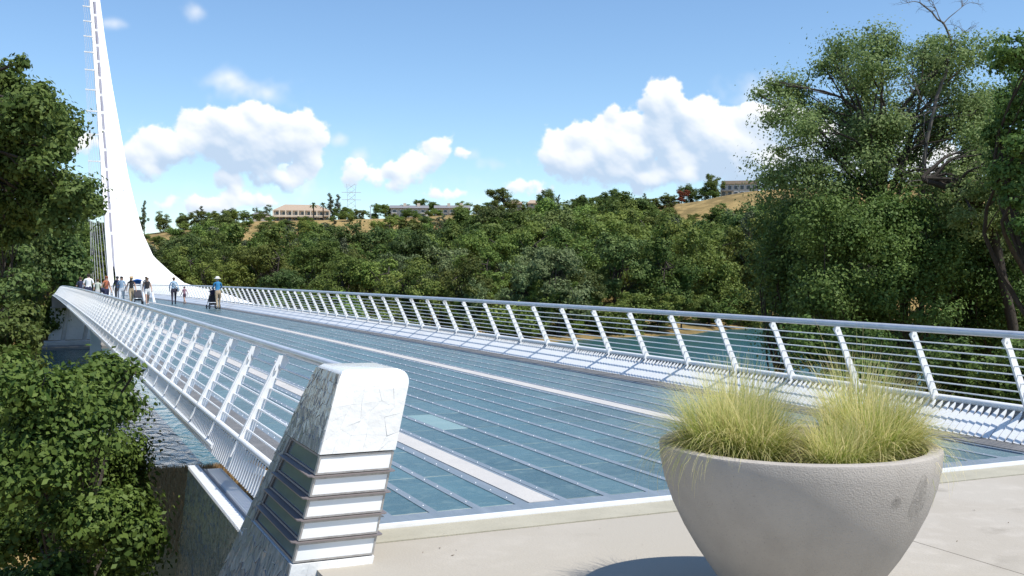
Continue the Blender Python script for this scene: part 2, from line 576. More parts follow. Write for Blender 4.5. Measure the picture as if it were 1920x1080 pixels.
def glass_mat():
    m = bpy.data.materials.new('teal_glass_pane')
    m.use_nodes = True
    N, L = m.node_tree.nodes, m.node_tree.links
    b = N['Principled BSDF']
    b.inputs['Roughness'].default_value = 0.24
    b.inputs['Specular IOR Level'].default_value = 0.42
    tc = N.new('ShaderNodeTexCoord')
    oi = N.new('ShaderNodeObjectInfo')
    geo = N.new('ShaderNodeNewGeometry')
    n = N.new('ShaderNodeTexNoise')
    n.inputs['Scale'].default_value = 2.4
    n.inputs['Detail'].default_value = 6
    L.new(geo.outputs['Position'], n.inputs['Vector'])
    x = N.new('ShaderNodeMix')
    x.data_type = 'RGBA'
    x.inputs['A'].default_value = (0.056, 0.120, 0.138, 1)
    x.inputs['B'].default_value = (0.086, 0.163, 0.180, 1)
    r_ = N.new('ShaderNodeMapRange')
    r_.inputs['From Min'].default_value = .3
    r_.inputs['From Max'].default_value = .72
    L.new(n.outputs[0], r_.inputs['Value'])
    L.new(r_.outputs[0], x.inputs['Factor'])
    h = N.new('ShaderNodeHueSaturation')
    r2 = N.new('ShaderNodeMapRange')
    r2.inputs['To Min'].default_value = .78
    r2.inputs['To Max'].default_value = 1.22
    L.new(oi.outputs['Random'], r2.inputs['Value'])
    L.new(r2.outputs[0], h.inputs['Value'])
    L.new(x.outputs['Result'], h.inputs['Color'])
    # fine scuffs
    n2 = N.new('ShaderNodeTexNoise')
    n2.inputs['Scale'].default_value = 9
    n2.inputs['Detail'].default_value = 8
    L.new(geo.outputs['Position'], n2.inputs['Vector'])
    r3 = N.new('ShaderNodeMapRange')
    r3.inputs['From Min'].default_value = .50
    r3.inputs['From Max'].default_value = .78
    r3.inputs['To Max'].default_value = .5
    L.new(n2.outputs[0], r3.inputs['Value'])
    x2 = N.new('ShaderNodeMix')
    x2.data_type = 'RGBA'
    x2.inputs['B'].default_value = (0.25, 0.34, 0.34, 1)
    L.new(r3.outputs[0], x2.inputs['Factor'])
    L.new(h.outputs[0], x2.inputs['A'])
    L.new(x2.outputs['Result'], b.inputs['Base Color'])
    r4 = N.new('ShaderNodeMapRange')
    r4.inputs['To Min'].default_value = .16
    r4.inputs['To Max'].default_value = .42
    L.new(n2.outputs[0], r4.inputs['Value'])
    L.new(r4.outputs[0], b.inputs['Roughness'])
    t = N.new('ShaderNodeBsdfTranslucent')
    t.inputs['Color'].default_value = (0.45, 0.62, 0.6, 1)
    ms = N.new('ShaderNodeMixShader')
    ms.inputs[0].default_value = 0.10
    L.new(b.outputs[0], ms.inputs[1])
    L.new(t.outputs[0], ms.inputs[2])
    L.new(ms.outputs[0], N['Material Output'].inputs['Surface'])
    return m


M['glass'] = glass_mat()
M['paleglass'] = mat('pale_frosted_pane', (0.20, 0.305, 0.30), 0.35, vary=[(4, (.24, .345, .335), .4, .7, 6, I3)])


def water_mat():
    m = bpy.data.materials.new('river_water')
    m.use_nodes = True
    N, L = m.node_tree.nodes, m.node_tree.links
    b = N['Principled BSDF']
    b.inputs['Base Color'].default_value = (0.026, 0.098, 0.115, 1)
    b.inputs['Roughness'].default_value = 0.2
    b.inputs['IOR'].default_value = 1.33
    geo = N.new('ShaderNodeNewGeometry')
    mp = N.new('ShaderNodeMapping')
    mp.inputs['Scale'].default_value = (1.5, 0.75, 1)
    mp.inputs['Rotation'].default_value = (0, 0, .4)
    L.new(geo.outputs['Position'], mp.inputs[0])
    n = N.new('ShaderNodeTexNoise')
    n.inputs['Scale'].default_value = 1.0
    n.inputs['Detail'].default_value = 3
    n.inputs['Distortion'].default_value = .6
    L.new(mp.outputs[0], n.inputs['Vector'])
    n2 = N.new('ShaderNodeTexNoise')
    n2.inputs['Scale'].default_value = .12
    n2.inputs['Detail'].default_value = 3
    L.new(geo.outputs['Position'], n2.inputs['Vector'])
    r_ = N.new('ShaderNodeMapRange')
    r_.inputs['From Min'].default_value = .3
    r_.inputs['From Max'].default_value = .7
    r_.inputs['To Min'].default_value = .25
    r_.inputs['To Max'].default_value = 1
    L.new(n2.outputs[0], r_.inputs['Value'])
    bp = N.new('ShaderNodeBump')
    bp.inputs['Distance'].default_value = .24
    L.new(r_.outputs[0], bp.inputs['Strength'])
    L.new(n.outputs[0], bp.inputs['Height'])
    L.new(bp.outputs[0], b.inputs['Normal'])
    return m


M['water'] = water_mat()


def ground_mat():
    m = bpy.data.materials.new('dry_grass_ground')
    m.use_nodes = True
    N, L = m.node_tree.nodes, m.node_tree.links
    b = N['Principled BSDF']
    b.inputs['Roughness'].default_value = 1
    b.inputs['Specular IOR Level'].default_value = .1
    geo = N.new('ShaderNodeNewGeometry')
    cur = None
    for sc, det, lo, hi, c in [(.035, 5, .42, .6, (.17, .125, .055)), (.3, 7, .45, .7, (.37, .265, .115)), (2.5, 6, .52, .75, (.12, .11, .045)), (.015, 4, .55, .68, (.30, .16, .075))]:
        n = N.new('ShaderNodeTexNoise')
        n.inputs['Scale'].default_value = sc
        n.inputs['Detail'].default_value = det
        L.new(geo.outputs['Position'], n.inputs['Vector'])
        r_ = N.new('ShaderNodeMapRange')
        r_.inputs['From Min'].default_value = lo
        r_.inputs['From Max'].default_value = hi
        L.new(n.outputs[0], r_.inputs['Value'])
        x = N.new('ShaderNodeMix')
        x.data_type = 'RGBA'
        L.new(r_.outputs[0], x.inputs['Factor'])
        if cur is None:
            x.inputs['A'].default_value = (.32, .225, .095, 1)
        else:
            L.new(cur, x.inputs['A'])
        x.inputs['B'].default_value = (*c, 1)
        cur = x.outputs['Result']
    L.new(cur, b.inputs['Base Color'])
    return m


M['ground'] = ground_mat()
M['leaf_oak'] = leaf_mat('oak_leaves', (0.070, 0.112, 0.022), (0.178, 0.222, 0.052), .32)
M['leaf_mid'] = leaf_mat('riverside_leaves', (0.094, 0.148, 0.028), (0.212, 0.268, 0.062), .34)
M['leaf_dark'] = leaf_mat('dark_evergreen_leaves', (0.056, 0.094, 0.024), (0.130, 0.174, 0.050), .28)
M['leaf_grey'] = leaf_mat('grey_pine_needles', (0.078, 0.098, 0.050), (0.135, 0.155, 0.085), .18, hue=.01)
M['leaf_pale'] = leaf_mat('pale_willow_leaves', (0.11, 0.155, 0.058), (0.19, 0.235, 0.105), .3, hue=.01)
M['leaf_bright'] = leaf_mat('bright_shrub_leaves', (0.10, 0.175, 0.022), (0.17, 0.25, 0.04), .35, hue=.01)
M['leaf_red'] = leaf_mat('rust_red_leaves', (0.15, 0.035, 0.018), (0.22, 0.06, 0.03), .25, hue=.005)
M['leaf_cotton'] = leaf_mat('cottonwood_leaves', (0.115, 0.185, 0.045), (0.29, 0.36, 0.145), .4, hue=.01, val=.08)
M['leaf_bush'] = leaf_mat('glossy_oak_leaves', (0.050, 0.100, 0.017), (0.150, 0.222, 0.047), .32, hue=.01, val=.05)
M['leaf_near'] = leaf_mat('near_oak_leaves', (0.060, 0.105, 0.022), (0.160, 0.215, 0.055), .34, hue=.004, val=.04)
M['leaf_under'] = leaf_mat('understorey_leaves', (0.055, 0.108, 0.024), (0.150, 0.225, 0.058), .34, hue=.008, val=.18)
M['leaf_yellow'] = leaf_mat('yellowing_shrub_leaves', (0.085, 0.125, 0.025), (0.155, 0.19, 0.05), .3, hue=.005)
M['dryblade'] = leaf_mat('dry_grass_blades', (0.30, 0.20, 0.08), (0.42, 0.30, 0.13), .3)
M['feather'] = leaf_mat('feather_grass_blades', (0.28, 0.38, 0.055), (0.88, 0.77, 0.40), .5, hue=.004, val=.05)

# ------------------------------------------------------------------ terrain
WATER = -7.0


def sm(a, b, x):
    t = np.clip((x - a) / (b - a), 0, 1)
    return t * t * (3 - 2 * t)


def terrain(X, Y):
    X = np.asarray(X, float)
    Y = np.asarray(Y, float)
    r = np.hypot(X, Y + 6.935)
    th = np.arctan2(X, Y + 6.935)
    wob = 2.5 * np.sin(X * .09 + 1) + 1.5 * np.sin(X * .23)
    yn = Y + wob
    z = -2.6 - 4.1 * sm(2, 44, yn) - 3.0 * sm(44, 56, yn)
    yf = yn - .30 * np.maximum(0, X - 22)
    far = -9.7 + 3.1 * sm(97, 110, yf * .97) + 1.6 * sm(110, 135, yf)
    z = np.where(Y > 75, far, z)
    # hill behind the far bank
    px = 960 + F_PX * np.tan(np.clip(th - YAW, -1.2, 1.2))
    top = np.interp(px, [-800, 0, 200, 270, 480, 700, 850, 1000, 1290, 1400, 1700, 2600], [6, 9, 12, 14, 19, 20.5, 21.5, 22, 25, 28, 30, 26])
    hill = sm(232, 340, r) * (top + 5.0)
    hill = hill + np.clip(r - 340, 0, 4000) * .004
    z = np.where(Y > 75, z + hill, z)
    z = z + np.where(r > 60, .5 * np.sin(X * .05) * np.sin(Y * .043) * sm(130, 200, r), 0)
    pit = sm(-6, 0, X) * (1 - sm(15, 22, X)) * sm(100, 106, Y) * (1 - sm(141, 146, Y))
    z = np.where(Y > 75, z * (1 - pit) + np.minimum(z, -8.2) * pit, z)
    # ground rises again far behind the camera
    z = np.where(Y < -20, z + 2.2 * sm(-20, -60, Y), z)
    return z


def build_ground():
    def axis(lo, hi, n, c, k):
        u = np.linspace(-1, 1, n)
        s = np.sinh(u * k) / np.sinh(k)
        return np.where(s < 0, c + s * (c - lo), c + s * (hi - c))
    xs = axis(-3000, 4200, 240, 40, 4.6)
    ys = axis(-1500, 4200, 260, 60, 4.2)
    X, Y = np.meshgrid(xs, ys)
    Z = terrain(X, Y)
    n, m = X.shape
    v = np.stack([X, Y, Z], -1).reshape(-1, 3)
    i = np.arange(n - 1)[:, None] * m + np.arange(m - 1)[None]
    f = np.stack([i, i + 1, i + m + 1, i + m], -1).reshape(-1, 4)
    me = quad_mesh('ground', v, f, M['ground'])
    me.polygons.foreach_set('use_smooth', np.ones(len(f), bool))
    tag(link('ground', me), kind='structure')


def quad_mesh(name, v, f, m, tint=None):
    me = bpy.data.meshes.new(name)
    v = np.asarray(v, np.float32)
    f = np.asarray(f, np.int32)
    k = f.shape[1]
    me.vertices.add(len(v))
    me.vertices.foreach_set('co', v.ravel())
    me.loops.add(f.size)
    me.loops.foreach_set('vertex_index', f.ravel())
    me.polygons.add(len(f))
    me.polygons.foreach_set('loop_start', np.arange(0, f.size, k, dtype=np.int32))
    me.polygons.foreach_set('loop_total', np.full(len(f), k, np.int32))
    me.materials.append(m)
    if tint is not None:
        a = me.attributes.new('tint', 'FLOAT', 'FACE')
        a.data.foreach_set('value', np.asarray(tint, np.float32))
    me.update(calc_edges=True)
    return me


build_ground()
_w = MB()
_w.add([(-2500, -200, WATER), (4000, -200, WATER), (4000, 145, WATER), (-2500, 145, WATER)], [(0, 1, 2, 3)])
tag(_w.build('river_water', M['water']), kind='structure')

# plaza
pz = MB()
for a, b in [((-9, -40, -3.2), (45, -1.25, -.02)), ((1.5, -1.25, -3.2), (45, -.36, -.02))]:
    pz.box(a, b)
plaza = tag(pz.build('plaza_pavement', M['plaza']), kind='structure')
j = MB()
for (x0, y0, x1, y1) in [(5.2, -40, 5.208, -.37), (10.2, -40, 10.208, -.37), (2.0, -2.92, 45, -2.912), (2.0, -6.2, 45, -6.192)]:
    j.box((x0, y0, -.03), (x1, y1, -.0185))
j.build('expansion_joint', mat('joint_line', (.27, .24, .20), .9), plaza)
kb = MB()
kb.box((1.75, -.356, -2.9), (11, -.035, -.012))
tag(kb.build('concrete_kerb', M['kerb']), kind='structure')

# ------------------------------------------------------------------ the footbridge
XC = 5.465
UG, UP = 3.185, 3.54           # half width of glass, of the side plates
Y_END = 152.0
BAY, Y0 = 1.25, 2.10


def zd(Y):
    return 0.0042 * Y - 0.00006 * Y * Y


bridge = thing('footbridge', (XC, 0, 0), 'white cable-stayed footbridge with teal glass deck and tall leaning pylon', 'bridge')


def strip(mb, x0, x1, y0, y1, z0, z1, step=5.0):
    """long bar that follows the camber (bridge coordinates)"""
    n = max(1, int(math.ceil((y1 - y0) / step)))
    vs, fs = [], []
    for i in range(n + 1):
        y = y0 + (y1 - y0) * i / n
        z = zd(y)
        vs += [(x0, y, z + z0), (x1, y, z + z0), (x1, y, z + z1), (x0, y, z + z1)]
    for i in range(n):
        o = 4 * i
        fs += [(o, o + 1, o + 5, o + 4), (o + 1, o + 2, o + 6, o + 5), (o + 2, o + 3, o + 7, o + 6), (o + 3, o, o + 4, o + 7)]
    fs += [(3, 2, 1, 0), tuple(4 * n + k for k in range(4))]
    mb.add(vs, fs)


sub = MB()
for u in (-3.1, -1.6, 0, 1.6, 3.1):
    strip(sub, u - .06, u + .06, .1, Y_END, -.42, -.06)
for k in range(0, 121):
    y = .9 + k * BAY
    z = zd(y)
    sub.hexa([(-3.3, y - .05, z - .32), (3.3, y - .05, z - .32), (3.3, y + .05, z - .32), (-3.3, y + .05, z - .32),
              (-3.5, y - .05, z - .07), (3.5, y - .05, z - .07), (3.5, y + .05, z - .07), (-3.5, y + .05, z - .07)])
for u, z in ((0, -1.6),):
    sub.tube([(u, y, zd(y) + z) for y in np.linspace(3, 110, 24)], .16, 10)
for k in range(0, 42):
    y = 4 + k * 2.5
    for sgn in (-1, 1):
        sub.tube([(0, y, zd(y) - 1.6), (sgn * 2.9, y + 1.25, zd(y) - .3)], .05, 6)
deck = sub.build('deck', M['under'], bridge)

LROWS = [-3.195 + 0.34 * i for i in range(4)]          # left of the near granite strip
MROWS = [-1.805 + 0.3825 * i for i in range(9)]
RROWS = [1.625 + 0.39 * i for i in range(5)]
ROWS = [(a, b) for rows in (LROWS, MROWS, RROWS) for a, b in zip(rows[:-1], rows[1:])]
mesh_by_w = {}
pane_list = []
far_glass = MB()
for bay in range(0, 121):
    y0 = .28 + bay * BAY
    y1 = y0 + BAY
    if y1 > Y_END:
        break
    for a, b in ROWS:
        w = round(b - a, 4)
        if bay < 20:
            if w not in mesh_by_w:
                g = MB()
                e = .006
                x0, x1 = -w / 2 + .004, w / 2 - .004
                q0, q1 = -BAY / 2 + .006, BAY / 2 - .006
                g.add([(x0, q0, -.03), (x1, q0, -.03), (x1, q1, -.03), (x0, q1, -.03), (x0, q0, -e), (x1, q0, -e), (x1, q1, -e), (x0, q1, -e),
                       (x0 + e, q0 + e, 0), (x1 - e, q0 + e, 0), (x1 - e, q1 - e, 0), (x0 + e, q1 - e, 0)],
                      [(3, 2, 1, 0), (0, 1, 5, 4), (1, 2, 6, 5), (2, 3, 7, 6), (3, 0, 4, 7), (4, 5, 9, 8), (5, 6, 10, 9), (6, 7, 11, 10), (7, 4, 8, 11), (8, 9, 10, 11)])
                mesh_by_w[w] = g.mesh('glass_pane', M['glass'])
            ym = (y0 + y1) / 2
            o = link('glass_pane', mesh_by_w[w], deck, ((a + b) / 2, ym, zd(ym)))
            o.rotation_euler = (math.atan(.0042 - .00012 * ym) + RNG.uniform(-.0012, .0012), RNG.uniform(-.004, .004), 0)
            pane_list.append((o, (a + b) / 2, ym))
        else:
            dz = RNG.uniform(-.002, .002)
            far_glass.add([(a + .004, y0 + .01, zd(y0) + dz), (b - .004, y0 + .01, zd(y0) + dz), (b - .004, y1 - .01, zd(y1) + dz), (a + .004, y1 - .01, zd(y1) + dz)], [(0, 1, 2, 3)])
tag(far_glass.build('glass_panes', M['glass'], deck), kind='stuff')
# the one pale pane
tgt = min(pane_list, key=lambda p: abs(p[1] - (4.17 - XC)) * 3 + abs(p[2] - 4.68))[0]
tgt.data = tgt.data.copy()
tgt.data.materials[0] = M['paleglass']
tgt['label'] = 'pale milky glass pane among the darker teal ones'

# steel cover strips between the pane rows, with their screws
edges = sorted(set([round(r[0], 4) for r in ROWS] + [round(r[1], 4) for r in ROWS]))
screws = MB()
for x in edges:
    b = MB()
    strip(b, x - .032, x + .032, .25, Y_END, -.02, .005)
    o = b.build('cover_strip', M['steel'], deck)
    y = .4 + RNG.uniform(0, .1)
    while y < 26:
        z = zd(y) + .005
        r_ = .0065
        screws.add([(x + r_ * math.cos(t * math.pi / 3), y + r_ * math.sin(t * math.pi / 3), z) for t in range(6)] +
                   [(x + r_ * .6 * math.cos(t * math.pi / 3), y + r_ * .6 * math.sin(t * math.pi / 3), z + .004) for t in range(6)],
                   [(t, (t + 1) % 6, 6 + (t + 1) % 6, 6 + t) for t in range(6)] + [tuple(range(6, 12))])
        y += .3125
tag(screws.build('screws', M['screw'], deck), kind='stuff')
for xa, xb in ((-2.175 + .036, -1.805 - .036), (1.255 + .036, 1.625 - .036)):
    b = MB()
    c = (xa + xb) / 2
    hw = .105
    strip(b, c - hw, c + hw, .25, Y_END, -.03, .009)
    b.build('granite_strip', M['granite'], deck)
    for s_ in (-1, 1):
        b = MB()
        lo, hi = sorted((c + s_ * (hw + .002), c + s_ * ((xb - xa) / 2 + .002)))
        strip(b, lo, hi, .25, Y_END, -.03, .002)
        b.build('edging_strip', M['steel'], deck)
b = MB()
b.box((-UP, .035, -.3), (UP, .248, .007))
b.build('end_plate', M['steel'], deck)
b = MB()
b.box((-UP, -.03, -.3), (UP, .033, .012))
b.build('end_trim', M['white'], deck)
for s_ in (-1, 1):
    b = MB()
    strip(b, *sorted((s_ * (UG + .045), s_ * UP)), .25, Y_END, -.05, .011)
    b.build('perforated_plate', M['perf'], deck)


# railings -------------------------------------------------------------
def rail_factor(side, y):
    """the left-hand railing bows down to the deck at its far end"""
    if side < 0 and y > 84:
        t = min(1, (y - 84) / 19.0)
        return math.sqrt(max(0, 1 - t * t))
    return 1.0


U_TOP, Z_TOP = 3.50, 1.115
U_BASE, Z_BASE = 3.905, .325
U_FOOT, Z_FOOT = 3.945, .17


def railing(side, y_end):
    rl = bpy.data.objects.new('railing', None)
    COL.objects.link(rl)
    rl.parent = bridge
    rl['label'] = 'white railing beyond the planter, on the far side of the deck' if side > 0 else 'white railing running into the tiled bollard'
    ys = [(-.3 if side < 0 else -.2)] + list(np.arange(3, y_end, 3.0)) + [y_end]

    def pts(u, z):
        return [(side * (u + (1 - rail_factor(side, y)) * (U_FOOT - u) * .6), y, zd(y) + Z_FOOT + (z - Z_FOOT) * rail_factor(side, y)) for y in ys]
    b = MB()
    b.tube(pts(U_TOP, Z_TOP if side > 0 else 1.055), .039 if side > 0 else .035, 14)
    b.build('top_rail', M['rail'], rl, True)
    b = MB()
    b.tube(pts(U_BASE, Z_BASE), .038 if side > 0 else .027, 12)
    b.build('base_rail', M['white'], rl, True)
    for k in range(7):
        t = (k + 1) / 8.0
        u = U_BASE + (U_TOP + .02 - U_BASE) * t - .012
        z = Z_BASE + ((1.06 if side > 0 else 1.0) - Z_BASE) * t
        b = MB()
        b.tube(pts(u, z), .0085, 6)
        b.build('bar', M['white'], rl, True)
    # one post
    zt_p = 1.07 if side > 0 else 1.01
    zb_ = 0 if side > 0 else -.06
    du, dz = U_TOP + .045 - U_FOOT, zt_p - Z_FOOT
    p = MB()
    w0, w1, t = (.052, .032, .012) if side > 0 else (.046, .030, .010)

    def sec(f, w):
        cx, cz = side * (U_FOOT + du * f), Z_FOOT + dz * f
        nx, nz = dz / math.hypot(du, dz) * side, -du / math.hypot(du, dz)
        return [(cx - nx * w, -t, cz - nz * w), (cx + nx * w, -t, cz + nz * w), (cx + nx * w, t, cz + nz * w), (cx - nx * w, t, cz - nz * w)]
    a, c = sec(0, w0), sec(1.0, w1)
    p.hexa(a + c)
    # flange along the outer edge and the foot turning in under the deck edge
    for f0, f1, off in ((0, .98, 1),) if side < 0 else ():
        a0, a1 = sec(f0, w0), sec(f1, w1)
        o0 = np.array(a0[1]) if off > 0 else np.array(a0[0])
        o1 = np.array(a1[1]) if off > 0 else np.array(a1[0])
        e = np.array([side * .010, 0, .004])
        p.hexa([o0 + (0, -.022, 0), o0 + e + (0, -.022, 0), o0 + e + (0, .022, 0), o0 + (0, .022, 0),
                o1 + (0, -.022, 0), o1 + e + (0, -.022, 0), o1 + e + (0, .022, 0), o1 + (0, .022, 0)])
    fu = side * U_FOOT
    p.hexa([(side * 3.52, -.010, -.07), (fu + side * .05, -.010, Z_FOOT - .055), (fu + side * .05, .010, Z_FOOT - .055), (side * 3.52, .010, -.07),
            (side * 3.52, -.010, -.035), (fu - side * .01, -.010, Z_FOOT + .01), (fu - side * .01, .010, Z_FOOT + .01), (side * 3.52, .010, -.035)])
    post_me = p.mesh('post', M['white'])
    q = MB()
    q.prism([(side * (U_TOP - .01), 1.045 + zb_), (side * (U_TOP + .03), 1.085 + zb_), (side * (U_TOP + .085), 1.075 + zb_), (side * (U_TOP + .075), .965 + zb_), (side * (U_TOP + .05), .955 + zb_)], -(.024 if side < 0 else .012), (.024 if side < 0 else .012))
    if side < 0:
        q.hexa([(side * (U_TOP + ua), ya, za) for ua, ya, za in ((.105, -.034, .90), (.125, -.034, .895), (.125, .034, .895), (.105, .034, .90), (.055, -.034, 1.02), (.085, -.034, 1.03), (.085, .034, 1.03), (.055, .034, 1.02))])
    brk_me = q.mesh('bracket', M['white'])
    q = MB()
    q.tube([(side * (U_TOP + .09), 0, .962), (side * (U_TOP + .118), 0, .974)] if side < 0 else [(side * (U_TOP + .05), -.016, 1.03), (side * (U_TOP + .05), .016, 1.03)], .013, 8)
    pin_me = q.mesh('bolt', M['rail'])
    n = int((y_end - Y0) / BAY)
    for k in range(-1 if side > 0 else 0, n + 1):
        y = Y0 + k * BAY
        f = rail_factor(side, y)
        if f < .15:
            continue
        for me, nm in ((post_me, 'post'), (brk_me, 'bracket'), (pin_me, 'bolt')):
            if nm == 'bolt' and k > 24:
                continue
            o = link(nm, me, rl, (0, y, zd(y) + Z_FOOT * (1 - f)))
            if f < 1:
                o.scale = (1, 1, f)
    # pickets from deck edge to base rail, points shaped after the rail's saw-tooth shadow
    fin = MB()
    L_ = math.hypot(.33, .30)
    w, th = .043, .006
    fin.prism([(-w * .85, 0), (w * .85, 0), (w, L_ * .55), (w * .35, L_ * .86), (0, L_), (-w * .5, L_ * .82), (-w, L_ * .55)], -th, th, mp=lambda a_, b_, y_: (y_, a_, b_))
    fin_me = fin.mesh('picket', M['white'])
    tilt = math.atan2(.33, .30) * side
    rot = (Matrix.Rotation(tilt, 3, 'Y') @ Matrix.Rotation(R(6) * side, 3, 'Z')).to_euler()
    far = MB()
    mrot = rot.to_matrix()
    per = 13
    nb = 12 if side > 0 else 9
    for bay in range(-2, n):
        f = rail_factor(side, Y0 + bay * BAY)
        if f < .9:
            break
        if side < 0 and bay < 0:
            continue
        for i in range(per):
            y = Y0 + bay * BAY + .07 + i * (BAY - .1) / (per - 1)
            if y < .06:
                continue
            loc = (side * (UP + .012), y, zd(y) + .012)
            if bay < nb:
                o = link('picket', fin_me, rl, loc)
                o.rotation_euler = (rot.x, rot.y, rot.z + RNG.uniform(-.03, .03))
            else:
                vs = [mrot @ Vector(v_.co) + Vector(loc) for v_ in fin_me.vertices]
                far.add(vs, [tuple(pl.vertices) for pl in fin_me.polygons])
    tag(far.build('pickets', M['white'], rl), kind='stuff')
    b = MB()
    ys2 = [y for y in ys if y < 100]
    o_ = .03
    vs, fs = [], []
    if side > 0:
        for y in ys:
            vs += [(side * (UP + .045), y, zd(y) - .03), (side * (U_BASE + .01), y, zd(y) + Z_BASE - .03), (side * (U_BASE + .02), y, zd(y) + Z_BASE - .03), (side * (UP + .06), y, zd(y) - .04)]
        for i in range(len(ys) - 1):
            for k in range(4):
                fs.append((4 * i + k, 4 * i + (k + 1) % 4, 4 * i + 4 + (k + 1) % 4, 4 * i + 4 + k))
        b.add(vs, fs)
        b.build('back_plate', M['back'], rl)
    else:
        b = MB()
        b.tube([(side * (U_FOOT + .045), y, zd(y) + Z_FOOT - .035) for y in ys if y > .5], .026, 8)
        b.build('foot_rail', M['white'], rl, True)
        fb = MB()
        fb.hexa([(side * 3.925, -.017, .31), (side * 3.935, -.017, .305), (side * 3.935, .017, .305), (side * 3.925, .017, .31),
                 (side * 4.005, -.017, .085), (side * 4.02, -.017, .085), (side * 4.02, .017, .085), (side * 4.005, .017, .085)])
        fb_me = fb.mesh('fin', M['white'])
        far_f = MB()
        for bay in range(-1, n):
            for i in range(14):
                y = Y0 + bay * BAY + .05 + i * (BAY - .1) / 13
                if y < .8:
                    continue
                if bay < 12:
                    link('fin', fb_me, rl, (0, y, zd(y)))
                elif rail_factor(side, y) > .9 and bay < 40:
                    far_f.add([(v_.co.x, v_.co.y + y, v_.co.z + zd(y)) for v_ in fb_me.vertices], [tuple(pl.vertices) for pl in fb_me.polygons])
        tag(far_f.build('fins', M['white'], rl), kind='stuff')
    return rl


railing(1, 150.0)
railing(-1, 103.0)


# pylon ------------------------------------------------------------------
def pyl_y(z):
    return 150.0 + z


PZ = [-10, -5, -2.3, -.6, .6, 2.4, 4.7, 7.9, 12.1, 17.3, 25.8, 34.5, 43.5, 52.6, 60, 66]
PXR = [34, 32, 29.1, 24.7, 19.7, 17.7, 15.6, 14.55, 13.85, 13.2, 12.55, 11.9, 11.4, 11.05, 10.6, 9.9]
PXL = 9.25
py = MB()
zs = np.concatenate([np.linspace(-10, 10, 36), np.linspace(11, 66, 34)])
NCOL = 8
vs, fs = [], []
for z in zs:
    xr = float(np.interp(z, PZ, PXR))
    depth = np.interp(z, [-10, 10, 66], [7.0, 4.2, 1.2])
    for k in range(NCOL + 1):
        t = k / NCOL
        x = PXL + 1.0 + (xr - PXL - 1.0) * t
        bul = math.sin(math.pi * min(1, t * 1.0)) ** .7
        vs.append((x - XC, pyl_y(z) - .28 * depth * bul * .5, z))
    for k in range(NCOL - 1, 0, -1):
        t = k / NCOL
        x = PXL + 1.0 + (xr - PXL - 1.0) * t
        vs.append((x - XC, pyl_y(z) + depth * math.sin(math.pi * t) ** .6, z))
nr = 2 * NCOL
for i in range(len(zs) - 1):
    for k in range(nr):
        fs.append((i * nr + k, i * nr + (k + 1) % nr, (i + 1) * nr + (k + 1) % nr, (i + 1) * nr + k))
fs.append(tuple((len(zs) - 1) * nr + k for k in range(nr)))
py.add(vs, fs)
pylon = py.build('pylon', M['pylon'], bridge, True)
# spine in front of it, with a dark slot between the two
b = MB()
for za, zb in [(-3, 66)]:
    zz = np.linspace(za, zb, 30)
    vs, fs = [], []
    for z in zz:
        w = .72 - .25 * (z / 66)
        d = .9 - .4 * z / 66
        x0 = PXL - XC
        vs += [(x0, pyl_y(z) - d, z), (x0 + w * .6, pyl_y(z) - d - .15, z), (x0 + w, pyl_y(z) - .4, z), (x0 + w, pyl_y(z) + .9, z), (x0, pyl_y(z) + .9, z)]
    for i in range(len(zz) - 1):
        for k in range(5):
            fs.append((i * 5 + k, i * 5 + (k + 1) % 5, i * 5 + 5 + (k + 1) % 5, i * 5 + 5 + k))
    b.add(vs, fs)
b.build('spine', M['pylon'], pylon)
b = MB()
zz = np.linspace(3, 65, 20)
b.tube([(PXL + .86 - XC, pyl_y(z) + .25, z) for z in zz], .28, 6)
b.build('slot_shade', M['groove'], pylon)  # dark tube filling the slot, coloured to stand for the shade inside
ZB = [15, 19.5, 24.2, 28.5, 32.6, 36.6, 40.3, 43.7, 47.1, 50.5, 53.8, 57, 60, 63]
for z in np.arange(8, 64, 3.4):
    b = MB()
    b.box((PXL + .55 - XC, pyl_y(z) - .25, z - .2), (PXL + 1.15 - XC, pyl_y(z) + .35, z + .25))
    b.build('tie_plate', M['pylon'], pylon)
for i, z in enumerate(ZB):
    b = MB()
    Lb = 1.0 + .9 * (1 - i / 13)
    y = pyl_y(z)
    b.prism([(0.1, -.12), (0.1, .16), (-Lb * .6, .08), (-Lb, .16), (-Lb, -.06), (-Lb * .6, -.06)], y - .95, y - .7, mp=lambda a, c, yy: (PXL - XC + a, yy, z + c))
    b.build('cable_bracket', M['pylon'], pylon)
    yd = 64 + (13 - i) * 6.4
    b = MB()
    A = np.array([PXL - XC - Lb + .1, y - .85, z])
    B = np.array([1.44, yd, zd(yd)])
    pts = [A + (B - A) * t + np.array([0, 0, -1.2 * t * (1 - t)]) for t in np.linspace(0, 1, 9)]
    b.tube(pts, .024, 6)
    b.build('stay_cable', M['cable'], bridge, True)
    b = MB()
    b.tube([(1.44, yd, zd(yd)), pts[-2] * .08 + pts[-1] * .92], [.1, .06], 8)
    b.build('cable_socket', M['white'], bridge)
# pier under the deck, abutment wall and terraces on the far bank
b = MB()
b.prism([(-.62, -9), (.62, -9), (.42, -4.2), (.62, -2.4), (-.62, -2.4), (-.42, -4.2)], 99.5, 100.6, mp=lambda a, c, y: (-.35 + a, y, c))
b.build('pier', M['conc'], bridge)

ab = thing('abutment', (6, 140, -6), 'pale concrete abutment with terraced steps beneath the far end of the bridge', 'abutment')


def part(parent, name, m, fn, origin):
    b = MB()
    fn(b)
    b.v = [(x - origin[0], y - origin[1], z - origin[2]) for x, y, z in b.v]
    return b.build(name, m, parent)


